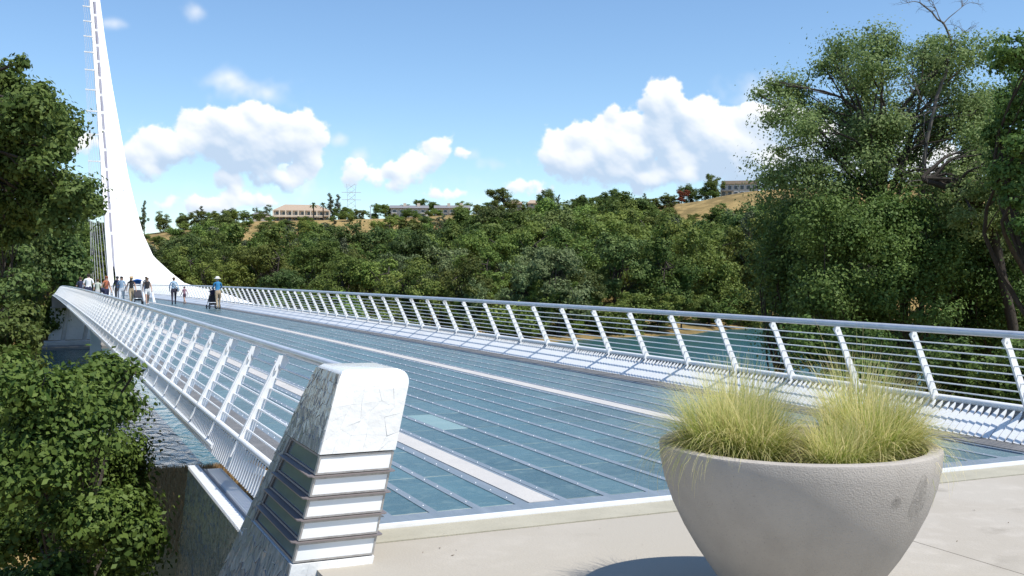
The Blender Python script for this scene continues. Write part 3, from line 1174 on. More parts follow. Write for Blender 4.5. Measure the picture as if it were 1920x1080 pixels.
AO = (6, 140, -6)
part(ab, 'wall', M['white'], lambda b: b.hexa([(1.3, 143, -8.5), (13, 143, -8.5), (13, 146, -8.5), (1.3, 146, -8.5), (1.75, 143.6, -2.2), (13, 143.6, -2.2), (13, 146, -2.2), (1.75, 146, -2.2)]), AO)
part(ab, 'soffit_beam', M['concd'], lambda b: b.box((1.9, 138, -2.18), (9.2, 150, -.75)), AO)
for i, xx in enumerate((3.0, 5.6, 8.4)):
    part(ab, 'strut', M['conc'], lambda b: b.tube([(xx, 141.5, -7.5), (xx + .9, 141.8, -2.1)], [.32, .22], 10), AO)
for i in range(4):
    part(ab, 'step', M['concd'] if i % 2 else M['conc'], lambda b: b.box((0.9 - .3 * i, 134 - i * 3.2, -9.3), (13 + i, 137.19 - i * 3.2, -6.75 - .42 * i + .5)), AO)
part(ab, 'plinth', M['pylon'], lambda b: b.hexa([(8.8, 124, -9), (13.5, 124, -9), (14, 140, -9), (9.5, 140, -9), (9.8, 126, -5.0), (12.2, 126, -5.6), (13, 139, -4), (10, 139, -4)]), AO)

# ------------------------------------------------------------------ tiled bollard with lamps
bol = thing('lamp_bollard', (1.7, -.3, 0), 'white broken-tile bollard with glass lamp panels at the railing end', 'bollard')
BO = (1.7, -.3, 0)


def b_l(z):
    return 1.345 + .263 * z


def b_r(z):
    return 1.842 + .215 * z


def b_back(z):
    return -.2 + (1.12 - z) * .75


YF = -.80


def b_win(z):
    return -.05 + (.655 - z) * .72


ZT = 1.145
ZL0, ZL1 = .025, .655      # lamp section


def body_section(z, inset=0.0, r=.0):
    l, r_, yb = b_l(z) + inset, b_r(z) - inset, b_back(z)
    return l, r_, YF + inset, yb


bb = MB()
# upper block with rounded top and right shoulder, lower block, and a narrower back spine between them


def block(mb, z0, z1, inset=0, yfront=None, rounded=False):
    zz = list(np.linspace(z0, z1, 8)) if not rounded else list(np.linspace(z0, z1 - .1, 4)) + [z1 - .1 * math.cos(q) for q in np.linspace(.25, math.pi / 2, 8)]
    rings = []
    for z in zz:
        l, r_, yf, yb = body_section(z, inset)
        if yfront is not None:
            yf = yfront(z)
        k = 0
        if rounded and z > z1 - .1:
            t = (z - (z1 - .1)) / .1
            k = .095 * (1 - math.sqrt(max(0, 1 - t * t)))
        rings.append([(l + k * .35, yf + k * .35, z), (r_ - k, yf + k * .35, z), (r_ - k, yb - k, z), (l + k * .35, yb - k * .4, z)])
    vs = [p for r_ in rings for p in r_]
    fs = []
    for i in range(len(rings) - 1):
        for k in range(4):
            fs.append((4 * i + k, 4 * i + (k + 1) % 4, 4 * i + 4 + (k + 1) % 4, 4 * i + 4 + k))
    fs.append((3, 2, 1, 0))
    t = 4 * (len(rings) - 1)
    fs.append((t, t + 1, t + 2, t + 3))
    mb.add(vs, fs)


def shift(mb, o):
    mb.v = [(x - o[0], y - o[1], z - o[2]) for x, y, z in mb.v]
    return mb


block(bb, ZL1, ZT, 0, None, True)
bsh = shift(bb, BO).build('body', M['tile'], bol, True)
bb = MB()
block(bb, -3.0, ZL0)
shift(bb, BO).build('base', M['grout'], bol)
bb = MB()
block(bb, ZL0 + .001, ZL1 - .001, .006, lambda z: b_win(z) + .012)
shift(bb, BO).build('back_column', M['grout'], bol)
bb = MB()
zz = [ZL0 + .001, ZL1 - .001]
bb.hexa([(b_l(zz[0]) + .05, YF + .05, zz[0]), (b_r(zz[0]) - .05, YF + .05, zz[0]), (b_r(zz[0]) - .05, b_win(zz[0]) + .011, zz[0]), (b_l(zz[0]) + .05, b_win(zz[0]) + .011, zz[0]),
         (b_l(zz[1]) + .05, YF + .05, zz[1]), (b_r(zz[1]) - .05, YF + .05, zz[1]), (b_r(zz[1]) - .05, b_win(zz[1]) + .011, zz[1]), (b_l(zz[1]) + .05, b_win(zz[1]) + .011, zz[1])])
shift(bb, BO).build('lamp_core', M['flange'], bol)

NW = 5
hz = (ZL1 - ZL0) / NW


def quadbar(mb, a, b, c, d, n, t):
    """slab from four corners, thickness t along n"""
    n = np.array(n) * t
    P = [np.array(q, float) for q in (a, b, c, d)]
    mb.hexa([P[0], P[1], P[2], P[3]] + [q + n for q in P])


for i in range(NW):
    z0 = ZL0 + i * hz + .007
    z1 = ZL0 + (i + 1) * hz - .008
    # front window: frame of four bars around a white pane
    fr = MB()
    e = .011
    l0, r0, l1, r1 = b_l(z0) + .006, b_r(z0) - .004, b_l(z1) + .006, b_r(z1) - .004
    y = YF + .006
    n = (0, -1, 0)

    def P(tx, tz, y=y):
        l = l0 + (l1 - l0) * tz
        r_ = r0 + (r1 - r0) * tz
        return (l + (r_ - l) * tx, y, z0 + (z1 - z0) * tz)
    ex, ez = e / (r0 - l0), e / (z1 - z0)
    for (ta, tb, sa, sb) in ((0, 1, 0, ez), (0, 1, 1 - ez, 1), (0, ex, ez, 1 - ez), (1 - ex, 1, ez, 1 - ez)):
        quadbar(fr, P(ta, sa), P(tb, sa), P(tb, sb), P(ta, sb), (0, 1, 0), .036)
    w = shift(fr, BO).build('lamp_window', M['frame'], bol)
    pn = MB()
    quadbar(pn, P(ex * .8, ez * .8, y + .005), P(1 - ex * .8, ez * .8, y + .005), P(1 - ex * .8, 1 - ez * .8, y + .005), P(ex * .8, 1 - ez * .8, y + .005), (0, 1, 0), .01)
    shift(pn, BO).build('pane', M['lightpane'], w)
    # side window, pane coloured for the shade on this face
    fr = MB()
    ya, yb = YF + .014, b_win((z0 + z1) / 2)

    def Q(ty, tz, off=0):
        z = z0 + (z1 - z0) * tz
        return (b_l(z) + .008 + off, ya + (b_win(z) - ya) * ty, z)
    ey = e / (yb - ya)
    for (ta, tb, sa, sb) in ((0, 1, 0, ez), (0, 1, 1 - ez, 1), (0, ey, ez, 1 - ez), (1 - ey, 1, ez, 1 - ez)):
        quadbar(fr, Q(ta, sa), Q(tb, sa), Q(tb, sb), Q(ta, sb), (1, 0, 0), .036)
    w = shift(fr, BO).build('lamp_window', M['flange'], bol)
    pn = MB()
    quadbar(pn, Q(ey * .8, ez * .8, .012), Q(1 - ey * .8, ez * .8, .012), Q(1 - ey * .8, 1 - ez * .8, .012), Q(ey * .8, 1 - ez * .8, .012), (1, 0, 0), .01)
    shift(pn, BO).build('pane', M['shadeglass'], w)
    if i:
        fl = MB()
        z = ZL0 + i * hz - .001
        l, r_ = b_l(z) - .032, b_r(z) + .026
        c = .05
        poly = [(l + .0, b_win(z)), (l, YF - .008 + c * .4), (l + c * .4, YF - .012), (r_ - c * .3, YF - .012), (r_, YF - .012 + c * .3), (r_, -.25), (r_ - .05, -.25), (r_ - .05, YF + .03), (l + .06, YF + .03), (l + .06, b_win(z))]
        fl.prism(poly, z - .0035, z + .0035, mp=lambda a, b_, zz_: (a, b_, zz_))
        shift(fl, BO).build('flange', M['flange'], bol)


def shards(P00, P10, P01, P11, nu, nv, nrm, thick, gap, rng, name, m, parent, o, skip=None, tilt=.05, join=False):
    """broken-tile cladding: irregular shards with recessed joints between the corners of a face"""
    P00, P10, P01, P11 = [np.array(p, float) for p in (P00, P10, P01, P11)]

    def at2(u, v):
        return (P00 * (1 - u) + P10 * u) * (1 - v) + (P01 * (1 - u) + P11 * u) * v
    nrm = np.array(nrm, float)
    nrm /= np.linalg.norm(nrm)
    joined = MB()
    # jittered lattice with staggered columns
    g = {}
    for i in range(nu + 1):
        for j_ in range(nv + 1):
            ju = 0 if i in (0, nu) else rng.uniform(-.36, .36)
            jv = 0 if j_ in (0, nv) else rng.uniform(-.26, .26) + (.3 if i % 2 else -.05)
            g[i, j_] = ((i + ju) / nu, min(1, max(0, (j_ + jv) / nv)))
    for i in range(nu):
        for j_ in range(nv):
            q = [g[i, j_], g[i + 1, j_], g[i + 1, j_ + 1], g[i, j_ + 1]]
            polys = [q]
            if rng.random() < .28:
                polys = [[q[0], q[1], q[2]], [q[0], q[2], q[3]]]
            for poly in polys:
                cu = sum(p[0] for p in poly) / len(poly)
                cv = sum(p[1] for p in poly) / len(poly)
                if skip and skip(at2(cu, cv)):
                    continue
                c = at2(cu, cv)
                W_ = [at2(*p) for p in poly]
                area = np.linalg.norm(np.cross(W_[1] - W_[0], W_[2] - W_[0]))
                if area < 1e-5:
                    continue
                tx = rng.gauss(0, tilt)
                ty = rng.gauss(0, tilt)
                eu = (P10 - P00) / np.linalg.norm(P10 - P00)
                ev = np.cross(nrm, eu)
                top = []
                bot = []
                for w_ in W_:
                    d = w_ - c
                    L_ = np.linalg.norm(d) + 1e-9
                    d2 = d * max(.3, (L_ - gap * 1.3) / L_)
                    h = thick + tx * d2.dot(eu) + ty * d2.dot(ev)
                    top.append(c + d2 + nrm * max(.002, h))
                    bot.append(c + d2 - nrm * .004)
                k = len(W_)
                mb = MB()
                fs_ = [tuple(range(k)), tuple(range(k, 2 * k))[::-1]] + [(a, k + a, k + (a + 1) % k, (a + 1) % k) for a in range(k)]
                if join:
                    joined.add([p - np.array(o) for p in top + bot], [f_[::-1] for f_ in fs_] if np.dot(np.cross(top[1] - top[0], top[2] - top[0]), nrm) < 0 else fs_)
                    continue
                mb.add([p - np.array(o) for p in top + bot], fs_)
                me = mb.mesh(name, m)
                bm_ = bmesh.new()
                bm_.from_mesh(me)
                bmesh.ops.recalc_face_normals(bm_, faces=bm_.faces)
                bm_.to_mesh(me)
                bm_.free()
                link(name, me, parent)
    if join:
        tag(joined.build(name + 's', m, parent), kind='stuff')


rt = random.Random(5)
# left face: upper block, back strip beside the lamps, lower part
zt = ZT - .02


def LF(y, z):
    return (b_l(z), y, z)


shards(LF(YF, ZL1), LF(b_back(ZL1), ZL1), LF(YF + .0, zt), LF(b_back(zt) - .02, zt), 19, 7, (-1, 0, .26), .004, .0018, rt, 'tile', M['shadetile'], bol, BO, tilt=.045)
shards(LF(b_win(ZL0) + .012, ZL0), LF(b_back(ZL0), ZL0), LF(b_win(ZL1) + .012, ZL1), LF(b_back(ZL1), ZL1), 4, 9, (-1, 0, .26), .005, .0022, rt, 'tile', M['shadetile'], bol, BO, tilt=.045)
shards(LF(YF, -.55), LF(b_back(-.55), -.55), LF(YF, ZL0), LF(b_back(ZL0), ZL0), 26, 6, (-1, 0, .26), .004, .0018, rt, 'tile', M['shadetile'], bol, BO, tilt=.045, join=True)
# front face of upper block and base
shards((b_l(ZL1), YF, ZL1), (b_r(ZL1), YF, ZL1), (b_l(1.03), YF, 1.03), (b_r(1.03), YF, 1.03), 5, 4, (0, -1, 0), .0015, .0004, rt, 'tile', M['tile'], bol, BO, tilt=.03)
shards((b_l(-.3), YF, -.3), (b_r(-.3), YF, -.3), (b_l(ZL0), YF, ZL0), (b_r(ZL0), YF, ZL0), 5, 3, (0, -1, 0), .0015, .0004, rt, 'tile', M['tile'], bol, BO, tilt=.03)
# wing wall running out from behind the bollard, below the railing
ww = thing('wing_wall', (1.45, 2, -1), 'mosaic wing wall toned dark as in shade, with ribbed white top below the railing', 'wall')
WO = (1.45, 2, -1)
ZW = -.13
b = MB()
b.hexa([(.92, .45, -4.2), (1.95, .45, -4.2), (1.95, 4.0, -4.2), (.92, 4.1, -4.2), (1.325, .45, ZW), (1.60, .45, ZW), (1.60, 3.36, ZW), (1.325, 3.55, ZW)])
shift(b, WO).build('core', M['concd'], ww)
shards((1.137, .5, -2.0), (1.137, 3.80, -2.0), (1.325, .5, ZW), (1.325, 3.55, ZW), 44, 26, (-1, 0, .1), .003, .0022, random.Random(3), 'tile', M['shademosaic'], ww, WO, tilt=.05, join=True)
b = MB()
b.hexa([(1.327, .46, ZW), (1.598, .46, ZW), (1.598, 3.352, ZW), (1.327, 3.54, ZW), (1.327, .46, ZW + .006), (1.598, .46, ZW + .006), (1.598, 3.352, ZW + .006), (1.327, 3.54, ZW + .006)])
shift(b, WO).build('cap', M['back'], ww)
rib = MB()
rib.box((0, -.017, 0), (.095, .017, .032))
rib_me = rib.mesh('rib', M['white'])
rib2 = MB()
rib2.box((0, -.014, 0), (.125, .014, .024))
rib2_me = rib2.mesh('rib', M['white'])
y = .62
while y < 3.5:
    link('rib', rib_me, ww, (1.312 - WO[0], y - WO[1], ZW + .007 - WO[2]))
    if y < 3.3:
        link('rib', rib2_me, ww, (1.462 - WO[0], y + .01 - WO[1], ZW + .007 - WO[2]))
    y += .056

# scattered dry leaves and grit on the plaza
rl_ = random.Random(15)
lt_ = MB()
for q in range(60):
    x_, y_ = rl_.uniform(1.9, 9), rl_.uniform(-3.2, -.4)
    s_ = rl_.choice([.003, .004, .006, .008, .014])
    a_ = rl_.random() * 6.28
    ca, sa = math.cos(a_) * s_, math.sin(a_) * s_
    lt_.add([(x_ - ca, y_ - sa, -.018), (x_ + sa * .4, y_ - ca * .4, -.016), (x_ + ca, y_ + sa, -.012), (x_ - sa * .4, y_ + ca * .4, -.014)], [(0, 1, 2, 3)])
tag(lt_.build('leaf_litter', mat('dry_leaf_litter', (.12, .085, .045), .9)), 'scattered dry leaf bits on the beige plaza', 'litter', kind='stuff')

# ------------------------------------------------------------------ planter bowl with feather grass
PC = at(1494, 835, 5.55)
PC = np.array([PC[0], PC[1], -.02])
prof = [(0.0, .0), (.27, 0), (.30, .012), (.425, .17), (.515, .30), (.585, .42), (.643, .54), (.686, .665), (.708, .77), (.714, .842), (.711, .852), (.702, .856), (.652, .856), (.642, .850), (.638, .825), (.60, .70)]
b = MB()
b.lathe(prof, 96)
bowl = tag(b.build('planter_bowl', M['planter'], None, True, tuple(PC)), 'large round concrete planter bowl on the beige plaza', 'planter')
b = MB()
b.lathe([(0.0, .79), (.3, .80), (.638, .775)], 40)
b.build('soil', M['soil'], bowl)
# water stains running down the outside of the rim


def stain(mb, a0, a1, z0, z1, rng):
    n = 16
    vs, fs = [], []
    zs_ = np.linspace(0, 1, 9)

    def prf(z):
        zz_ = [p[1] for p in prof[1:10]]
        rr_ = [p[0] for p in prof[1:10]]
        return float(np.interp(z, zz_, rr_)) + .0012
    cols = []
    off = [rng.uniform(-.02, .02) for _ in range(n + 1)]
    for i in range(n + 1):
        t = i / n
        a = a0 + (a1 - a0) * t
        env = math.sin(math.pi * t) ** .6
        top = z1 - (1 - env) * .5 * (z1 - z0) + off[i] * .4
        bot = top - max(.004, env * (z1 - z0) * (.75 + 8 * off[i]))
        cols.append([(prf(z) * math.cos(a), prf(z) * math.sin(a), z) for z in np.linspace(bot, top, 5)])
    for c in cols:
        vs += c
    for i in range(n):
        for k in range(4):
            fs.append((5 * i + k, 5 * i + 5 + k, 5 * i + 6 + k, 5 * i + 1 + k))
    mb.add(vs, fs)


view_a = math.atan2(CAM[1] - PC[1], CAM[0] - PC[0])


def soft_stain_mat():
    m = bpy.data.materials.new('damp_streak')
    m.use_nodes = True
    N, L = m.node_tree.nodes, m.node_tree.links
    b_ = N['Principled BSDF']
    b_.inputs['Base Color'].default_value = (.13, .12, .105, 1)
    b_.inputs['Roughness'].default_value = .9
    tc = N.new('ShaderNodeTexCoord')
    n = N.new('ShaderNodeTexNoise')
    n.inputs['Scale'].default_value = 30
    n.inputs['Detail'].default_value = 7
    n.inputs['Roughness'].default_value = .7
    L.new(tc.outputs['Object'], n.inputs['Vector'])
    r_ = N.new('ShaderNodeMapRange')
    r_.inputs['From Min'].default_value = .36
    r_.inputs['From Max'].default_value = .80
    r_.inputs['To Max'].default_value = .42
    L.new(n.outputs[0], r_.inputs['Value'])
    L.new(r_.outputs[0], b_.inputs['Alpha'])
    return m


M['streak'] = soft_stain_mat()
rs_ = random.Random(8)
b = MB()
stain(b, view_a + .86, view_a + 1.06, .46, .79, rs_)
stain(b, view_a + .66, view_a + .76, .62, .70, rs_)
b.build('damp_streak', M['streak'], bowl)


def blades(name, centre, n, spread, length, lean, rng, label, cat, m=None, width=.0022, droop=.9, seg=5, group=None, up0=.25, dirbias=(0, 0)):
    v, f, tint = [], [], []
    for _ in range(n):
        a = rng.random() * 2 * math.pi
        rr_ = spread * math.sqrt(rng.random()) * .8
        bx, by = rr_ * math.cos(a), rr_ * math.sin(a)
        ln = length * (0.38 + .72 * rng.random())
        dx, dy = math.cos(a) + rng.gauss(0, .45) + dirbias[0], math.sin(a) + rng.gauss(0, .45) + dirbias[1]
        k = math.hypot(dx, dy) + 1e-6
        dx, dy = dx / k, dy / k
        le = abs(rng.gauss(lean, lean * .62)) * (.45 + rr_ / spread)
        p = np.array([bx, by, 0.0])
        ang = .08 + le * up0
        px_, py_ = -dy, dx
        w = width * rng.uniform(.6, 1.3)
        o = len(v)
        wig = rng.gauss(0, .12)
        for s_ in range(seg + 1):
            t = s_ / seg
            ww_ = w * (1 - t * .85)
            v.append((p[0] - px_ * ww_, p[1] - py_ * ww_, p[2]))
            v.append((p[0] + px_ * ww_, p[1] + py_ * ww_, p[2]))
            step = ln / seg
            p = p + np.array([(dx + px_ * wig * t) * math.sin(ang), (dy + py_ * wig * t) * math.sin(ang), math.cos(ang)]) * step
            ang += le * droop / seg
        tv = min(1, max(0, rng.gauss(.48, .30)))
        for s_ in range(seg):
            f.append((o + 2 * s_, o + 2 * s_ + 1, o + 2 * s_ + 3, o + 2 * s_ + 2))
            tint.append(max(0, min(1, tv + .75 * (s_ / seg - .45))))
    me = quad_mesh(name, v, f, m or M['feather'], tint)
    o = link(name, me, None, tuple(centre))
    return tag(o, label, cat, group)


def cam_off(right, fwd, z):
    return PC + np.array([right * math.cos(YAW) + fwd * math.sin(YAW), -right * math.sin(YAW) + fwd * math.cos(YAW), z])


rg = random.Random(21)
G = 'feather grass tufts in the planter'
blades('feather_grass', cam_off(-.42, -.06, .78), 2300, .20, .48, 1.35, rg, 'broad left-hand tuft of feather grass spilling over the planter rim', 'grass', group=G, dirbias=(-.35, .1))
blades('feather_grass', cam_off(-.26, -.16, .78), 1900, .19, .44, 1.15, rg, 'dense feather grass tuft just left of the planter middle', 'grass', group=G)
blades('feather_grass', cam_off(-.26, .16, .78), 1500, .17, .52, 1.0, rg, 'upright feather grass tuft at the back left of the planter', 'grass', group=G)
blades('feather_grass', cam_off(.11, -.34, .78), 1900, .17, .30, 1.3, rg, 'short low feather grass tuft at the front middle of the planter', 'grass', group=G)
blades('feather_grass', cam_off(.36, -.12, .78), 1900, .18, .46, 1.2, rg, 'tall right-hand feather grass tuft in the planter', 'grass', group=G)
blades('feather_grass', cam_off(.36, .18, .78), 1400, .17, .54, 1.0, rg, 'upright feather grass tuft at the back right of the planter', 'grass', group=G)
blades('feather_grass', cam_off(.50, .02, .78), 2000, .16, .40, 1.5, rg, 'drooping feather grass tuft at the right rim of the planter', 'grass', group=G, dirbias=(.5, -.2))
blades('feather_grass', cam_off(.34, .06, .80), 26, .10, .70, .35, rg, 'few tall seed stalks rising above the right-hand grass', 'grass', width=.0022)


# ------------------------------------------------------------------ foliage
def leaf_quads(P, Nrm, size, rng, aspect=.62, jitter=.5):
    """diamond leaves at points P, facing about Nrm"""
    n = len(P)
    Nn = Nrm / (np.linalg.norm(Nrm, axis=1, keepdims=True) + 1e-9)
    a = np.cross(Nn, rng.normal(size=(n, 3)))
    a /= np.linalg.norm(a, axis=1, keepdims=True) + 1e-9
    b = np.cross(Nn, a)
    s = size * rng.uniform(1 - jitter, 1 + jitter, size=(n, 1))
    v = np.stack([P + a * s, P + b * s * aspect + Nn * s * .12, P - a * s, P - b * s * aspect + Nn * s * .12], 1).reshape(-1, 3)
    f = np.arange(4 * n).reshape(-1, 4)
    return v, f


def lobe_points(lobes, n, rng, sub=26, shell=.55, spread=.22):
    """points in clumps spread through ellipsoid lobes; returns points, outward normals, tint"""
    vol = np.array([l[1][0] * l[1][1] * l[1][2] for l in lobes]) ** .72
    cnt = np.maximum(30, (n * vol / vol.sum()).astype(int))
    Ps, Ns, Ts = [], [], []
    for (c, rad), k in zip(lobes, cnt):
        c = np.array(c)
        rad = np.array(rad)
        m = sub
        d = rng.normal(size=(m, 3))
        d /= np.linalg.norm(d, axis=1, keepdims=True)
        rr_ = (shell + (1 - shell) * rng.random((m, 1))) ** (1 / 1.4)
        cc = d * rr_
        ct = np.clip(rng.normal(.5, .22, m), 0, 1)
        idx = rng.integers(0, m, k)
        sp = spread * (.6 + .9 * rng.random(m))
        q = cc[idx] + rng.normal(size=(k, 3)) * sp[idx][:, None] * np.array([1, 1, .75])
        Ps.append(c + q * rad)
        nn = q / (np.linalg.norm(q, axis=1, keepdims=True) + 1e-6) * .55 + (q - cc[idx]) / sp[idx][:, None] * .30 + rng.normal(size=(k, 3)) * .45 + np.array([0, 0, .35])
        Ns.append(nn)
        Ts.append(np.clip(ct[idx] + rng.normal(0, .18, k), 0, 1))
    return np.concatenate(Ps), np.concatenate(Ns), np.concatenate(Ts)


def crown_mesh(name, lobes, n, size, m, seed, **kw):
    rng = np.random.default_rng(seed)
    asp = kw.pop('aspect', .62)
    P, Nn, T = lobe_points(lobes, n, rng, **kw)
    v, f = leaf_quads(P, Nn, size, rng, asp)
    return quad_mesh(name, v, f, m, T)


def limb(mb, pts, r0, r1, n=7, wob=.0, rng=None):
    pts = [np.array(p, float) for p in pts]
    # smooth the polyline
    out = []
    for i in range(len(pts) - 1):
        p0 = pts[max(i - 1, 0)]
        p1, p2 = pts[i], pts[i + 1]
        p3 = pts[min(i + 2, len(pts) - 1)]
        for k in range(4):
            t = k / 4
            q = .5 * ((2 * p1) + (-p0 + p2) * t + (2 * p0 - 5 * p1 + 4 * p2 - p3) * t * t + (-p0 + 3 * p1 - 3 * p2 + p3) * t ** 3)
            if rng is not None and (i or k):
                q = q + np.array([rng.gauss(0, wob) for _ in range(3)])
            out.append(q)
    out.append(pts[-1])
    m = len(out)
    mb.tube(out, [r0 + (r1 - r0) * (i / (m - 1)) ** .8 for i in range(m)], n, cap=True)
    return out


def tree_lobes(name, base, lobes, n, size, leafm, seed, label, cat='tree', group=None, trunk_r=.2, fork=.45, twigs=4, barkm=None, trunk_pts=None, crown_kw=None):
    """a tree from world-space lobes: tapered trunk, limbs into every lobe, twigs, leaves"""
    base = np.array(base, float)
    t = thing(name, tuple(base), label, cat, group)
    rr_ = random.Random(seed)
    L2 = [(tuple(np.array(c) - base), r_) for c, r_ in lobes]
    me = crown_mesh('crown', L2, n, size, leafm, seed, **(crown_kw or {}))
    link('crown', me, t)
    b = MB()
    cen = np.mean([np.array(c) for c, _ in L2], axis=0)
    if trunk_pts is None:
        f = cen * fork
        f[2] = cen[2] * fork
        tp = [np.zeros(3) - np.array([0, 0, .4]), f * .5 + np.array([rr_.gauss(0, .15), rr_.gauss(0, .15), 0]), f]
    else:
        tp = [np.array(p) - base for p in trunk_pts]
    path = limb(b, tp, trunk_r, trunk_r * .55, 9, trunk_r * .06, rr_)
    top = path[-1]
    for c, r_ in L2:
        c = np.array(c)
        st = path[rr_.randint(int(len(path) * .55), len(path) - 1)]
        mid = st * .5 + c * .5 + np.array([rr_.gauss(0, .1), rr_.gauss(0, .1), .12]) * np.linalg.norm(c - st)
        lp = limb(b, [st, mid, c], trunk_r * .42, trunk_r * .10, 6, trunk_r * .07, rr_)
        for _ in range(twigs):
            s2 = lp[rr_.randint(len(lp) // 2, len(lp) - 1)]
            d = np.array([rr_.gauss(0, 1), rr_.gauss(0, 1), rr_.gauss(.2, .8)])
            d /= np.linalg.norm(d)
            e = c + d * np.array(r_) * .85
            limb(b, [s2, (s2 + e) / 2 + d * .08, e], trunk_r * .13, trunk_r * .03, 4, trunk_r * .05, rr_)
    b.build('trunk', barkm or M['bark'], t, True)
    return t


# -- far woods: a few kinds of tree, then individual copies
def proto(kind, seed):
    rr_ = random.Random(seed)
    lobes = []
    if kind in ('oak', 'mid', 'dark', 'pale', 'red'):
        H_ = 12.0
        form = seed % 3
        Wd = (5.4, 4.2, 4.9)[form]
        lean_x, lean_y = rr_.gauss(0, .12), rr_.gauss(0, .12)
        # a few main boughs, each carrying a cluster of lobes: uneven outline with gaps
        for q in range(8):
            a0 = q * 2.4 + rr_.uniform(-.5, .5)
            zc0 = 3.0 + (q / 7.0) ** .9 * 6.6 + rr_.uniform(-.5, .5)
            env = Wd * math.sqrt(max(.05, 1 - ((zc0 - 5.2) / (6.9 if form != 1 else 7.6)) ** 2)) * .62
            d0 = env * rr_.uniform(.45, 1.0)
            for k in range(4):
                s_ = rr_.uniform(.75, 1.55) * (1.1 if k == 0 else .85)
                x_ = d0 * math.cos(a0) + rr_.gauss(0, .85) + lean_x * zc0
                y_ = d0 * math.sin(a0) + rr_.gauss(0, .85) + lean_y * zc0
                lobes.append(((x_, y_, min(H_ - 1.0, zc0 + rr_.gauss(0, .75))), (s_ * 1.05, s_ * 1.05, s_ * (.8 if form != 1 else 1.05))))
        n, sz = 14000, .15
    elif kind == 'pine':
        H_ = 14.0
        for k in range(20):
            t = (k + .5) / 20
            zc = 3.5 + t * (H_ - 4)
            env = 2.9 * (1 - t) ** .7 + .35
            a = rr_.random() * 6.283
            d = env * rr_.uniform(.3, .9)
            s_ = rr_.uniform(.6, 1.15) * (1.15 - .45 * t)
            lobes.append(((d * math.cos(a), d * math.sin(a), zc), (s_, s_, s_ * .8)))
        n, sz = 8000, .13
    else:   # shrub
        H_ = 4.0
        for k in range(9):
            a = rr_.random() * 6.283
            d = 2.0 * math.sqrt(rr_.random())
            s_ = rr_.uniform(.8, 1.4)
            lobes.append(((d * math.cos(a), d * math.sin(a), rr_.uniform(.7, 2.7)), (s_, s_, s_ * .85)))
        n, sz = 6000, .12
    lm = {'oak': 'leaf_oak', 'mid': 'leaf_mid', 'dark': 'leaf_dark', 'pale': 'leaf_pale', 'pine': 'leaf_grey', 'red': 'leaf_red', 'shrub': 'leaf_mid', 'bright': 'leaf_bright'}[kind]
    cm = crown_mesh('crown', lobes, n, sz, M[lm], seed, sub=14, spread=.24, shell=.45)
    b = MB()
    path = limb(b, [(0, 0, -1.5), (rr_.gauss(0, .2), rr_.gauss(0, .2), H_ * .28), (rr_.gauss(0, .4), rr_.gauss(0, .4), H_ * .72)], .024 * H_, .006 * H_, 7, .03, rr_)
    for c, r_ in lobes:
        st = path[rr_.randint(3, len(path) - 1)]
        b.tube([st, (np.array(st) + np.array(c)) / 2 + np.array([0, 0, .2]), c], [.007 * H_, .005 * H_, .002 * H_], 4)
    tm = b.mesh('trunk', M['bark'])
    return cm, tm, H_


PROTO = {}
sd_ = 100
for kd, nvar in (('oak', 4), ('mid', 4), ('dark', 3), ('pale', 2), ('pine', 3), ('red', 1), ('shrub', 2), ('bright', 1)):
    PROTO[kd] = []
    for q in range(nvar):
        PROTO[kd].append(proto(kd, sd_))
        sd_ += 1

ONES = ['', 'first', 'second', 'third', 'fourth', 'fifth', 'sixth', 'seventh', 'eighth', 'ninth', 'tenth', 'eleventh', 'twelfth', 'thirteenth', 'fourteenth',
        'fifteenth', 'sixteenth', 'seventeenth', 'eighteenth', 'nineteenth']


def ordinal(n):
    if n < 20:
        return ONES[n]
    t = {2: 'twent', 3: 'thirt', 4: 'fort', 5: 'fift', 6: 'sixt', 7: 'sevent', 8: 'eight', 9: 'ninet'}[n // 10]
    return t + 'ieth' if n % 10 == 0 else t + 'y-' + ONES[n % 10]


LOOK = {'oak': ('oak_tree', 'rounded dark green oak'), 'mid': ('riverside_tree', 'mid green leafy tree'), 'dark': ('evergreen_tree', 'deep green evergreen tree'),
        'pale': ('willow_tree', 'pale grey-green willow'), 'pine': ('pine_tree', 'grey-green open pine'), 'red': ('maple_tree', 'rust red tree'),
        'shrub': ('shrub', 'low green shrub'), 'bright': ('bright_shrub', 'bright yellow-green shrub')}


def far_tree(kind, px, top_y, r, label, group, wide=1.0, seed=None):
    rr_ = random.Random(seed if seed is not None else int(px * 7 + r))
    th = YAW + math.atan((px - 960) / F_PX)
    X, Y = r * math.sin(th), r * math.cos(th) - 6.935
    g = float(terrain(X, Y))
    while g < -6.5 and r < 260:
        r += 3
        X, Y = r * math.sin(th), r * math.cos(th) - 6.935
        g = float(terrain(X, Y))
    D = r * math.cos(th - YAW)
    zt_ = CAM[2] + D * ((540 - top_y) / F_PX - PITCH)
    h = zt_ - g
    if h < 1.6:
        return None
    if r > 240 and kind != 'shrub':      # crowns on the dry hill reach the ground
        g -= .1 * h
        h *= 1.1
        wide = wide * 1.15
    cm, tm, H_ = rr_.choice(PROTO[kind])
    s_ = h / H_ * .97
    t = thing(LOOK[kind][0], (X, Y, g), label, 'tree' if 'shrub' not in LOOK[kind][0] else 'shrub', group, rr_.random() * 6.283)
    w = s_ * wide * rr_.uniform(.92, 1.15)
    if kind not in ('pine', 'shrub', 'bright'):
        w = max(w, .62)
    t.scale = (w, w * rr_.uniform(.9, 1.1), s_)
    for nm, me in (('crown', cm), ('trunk', tm)):
        link(nm, me, t)
    return t


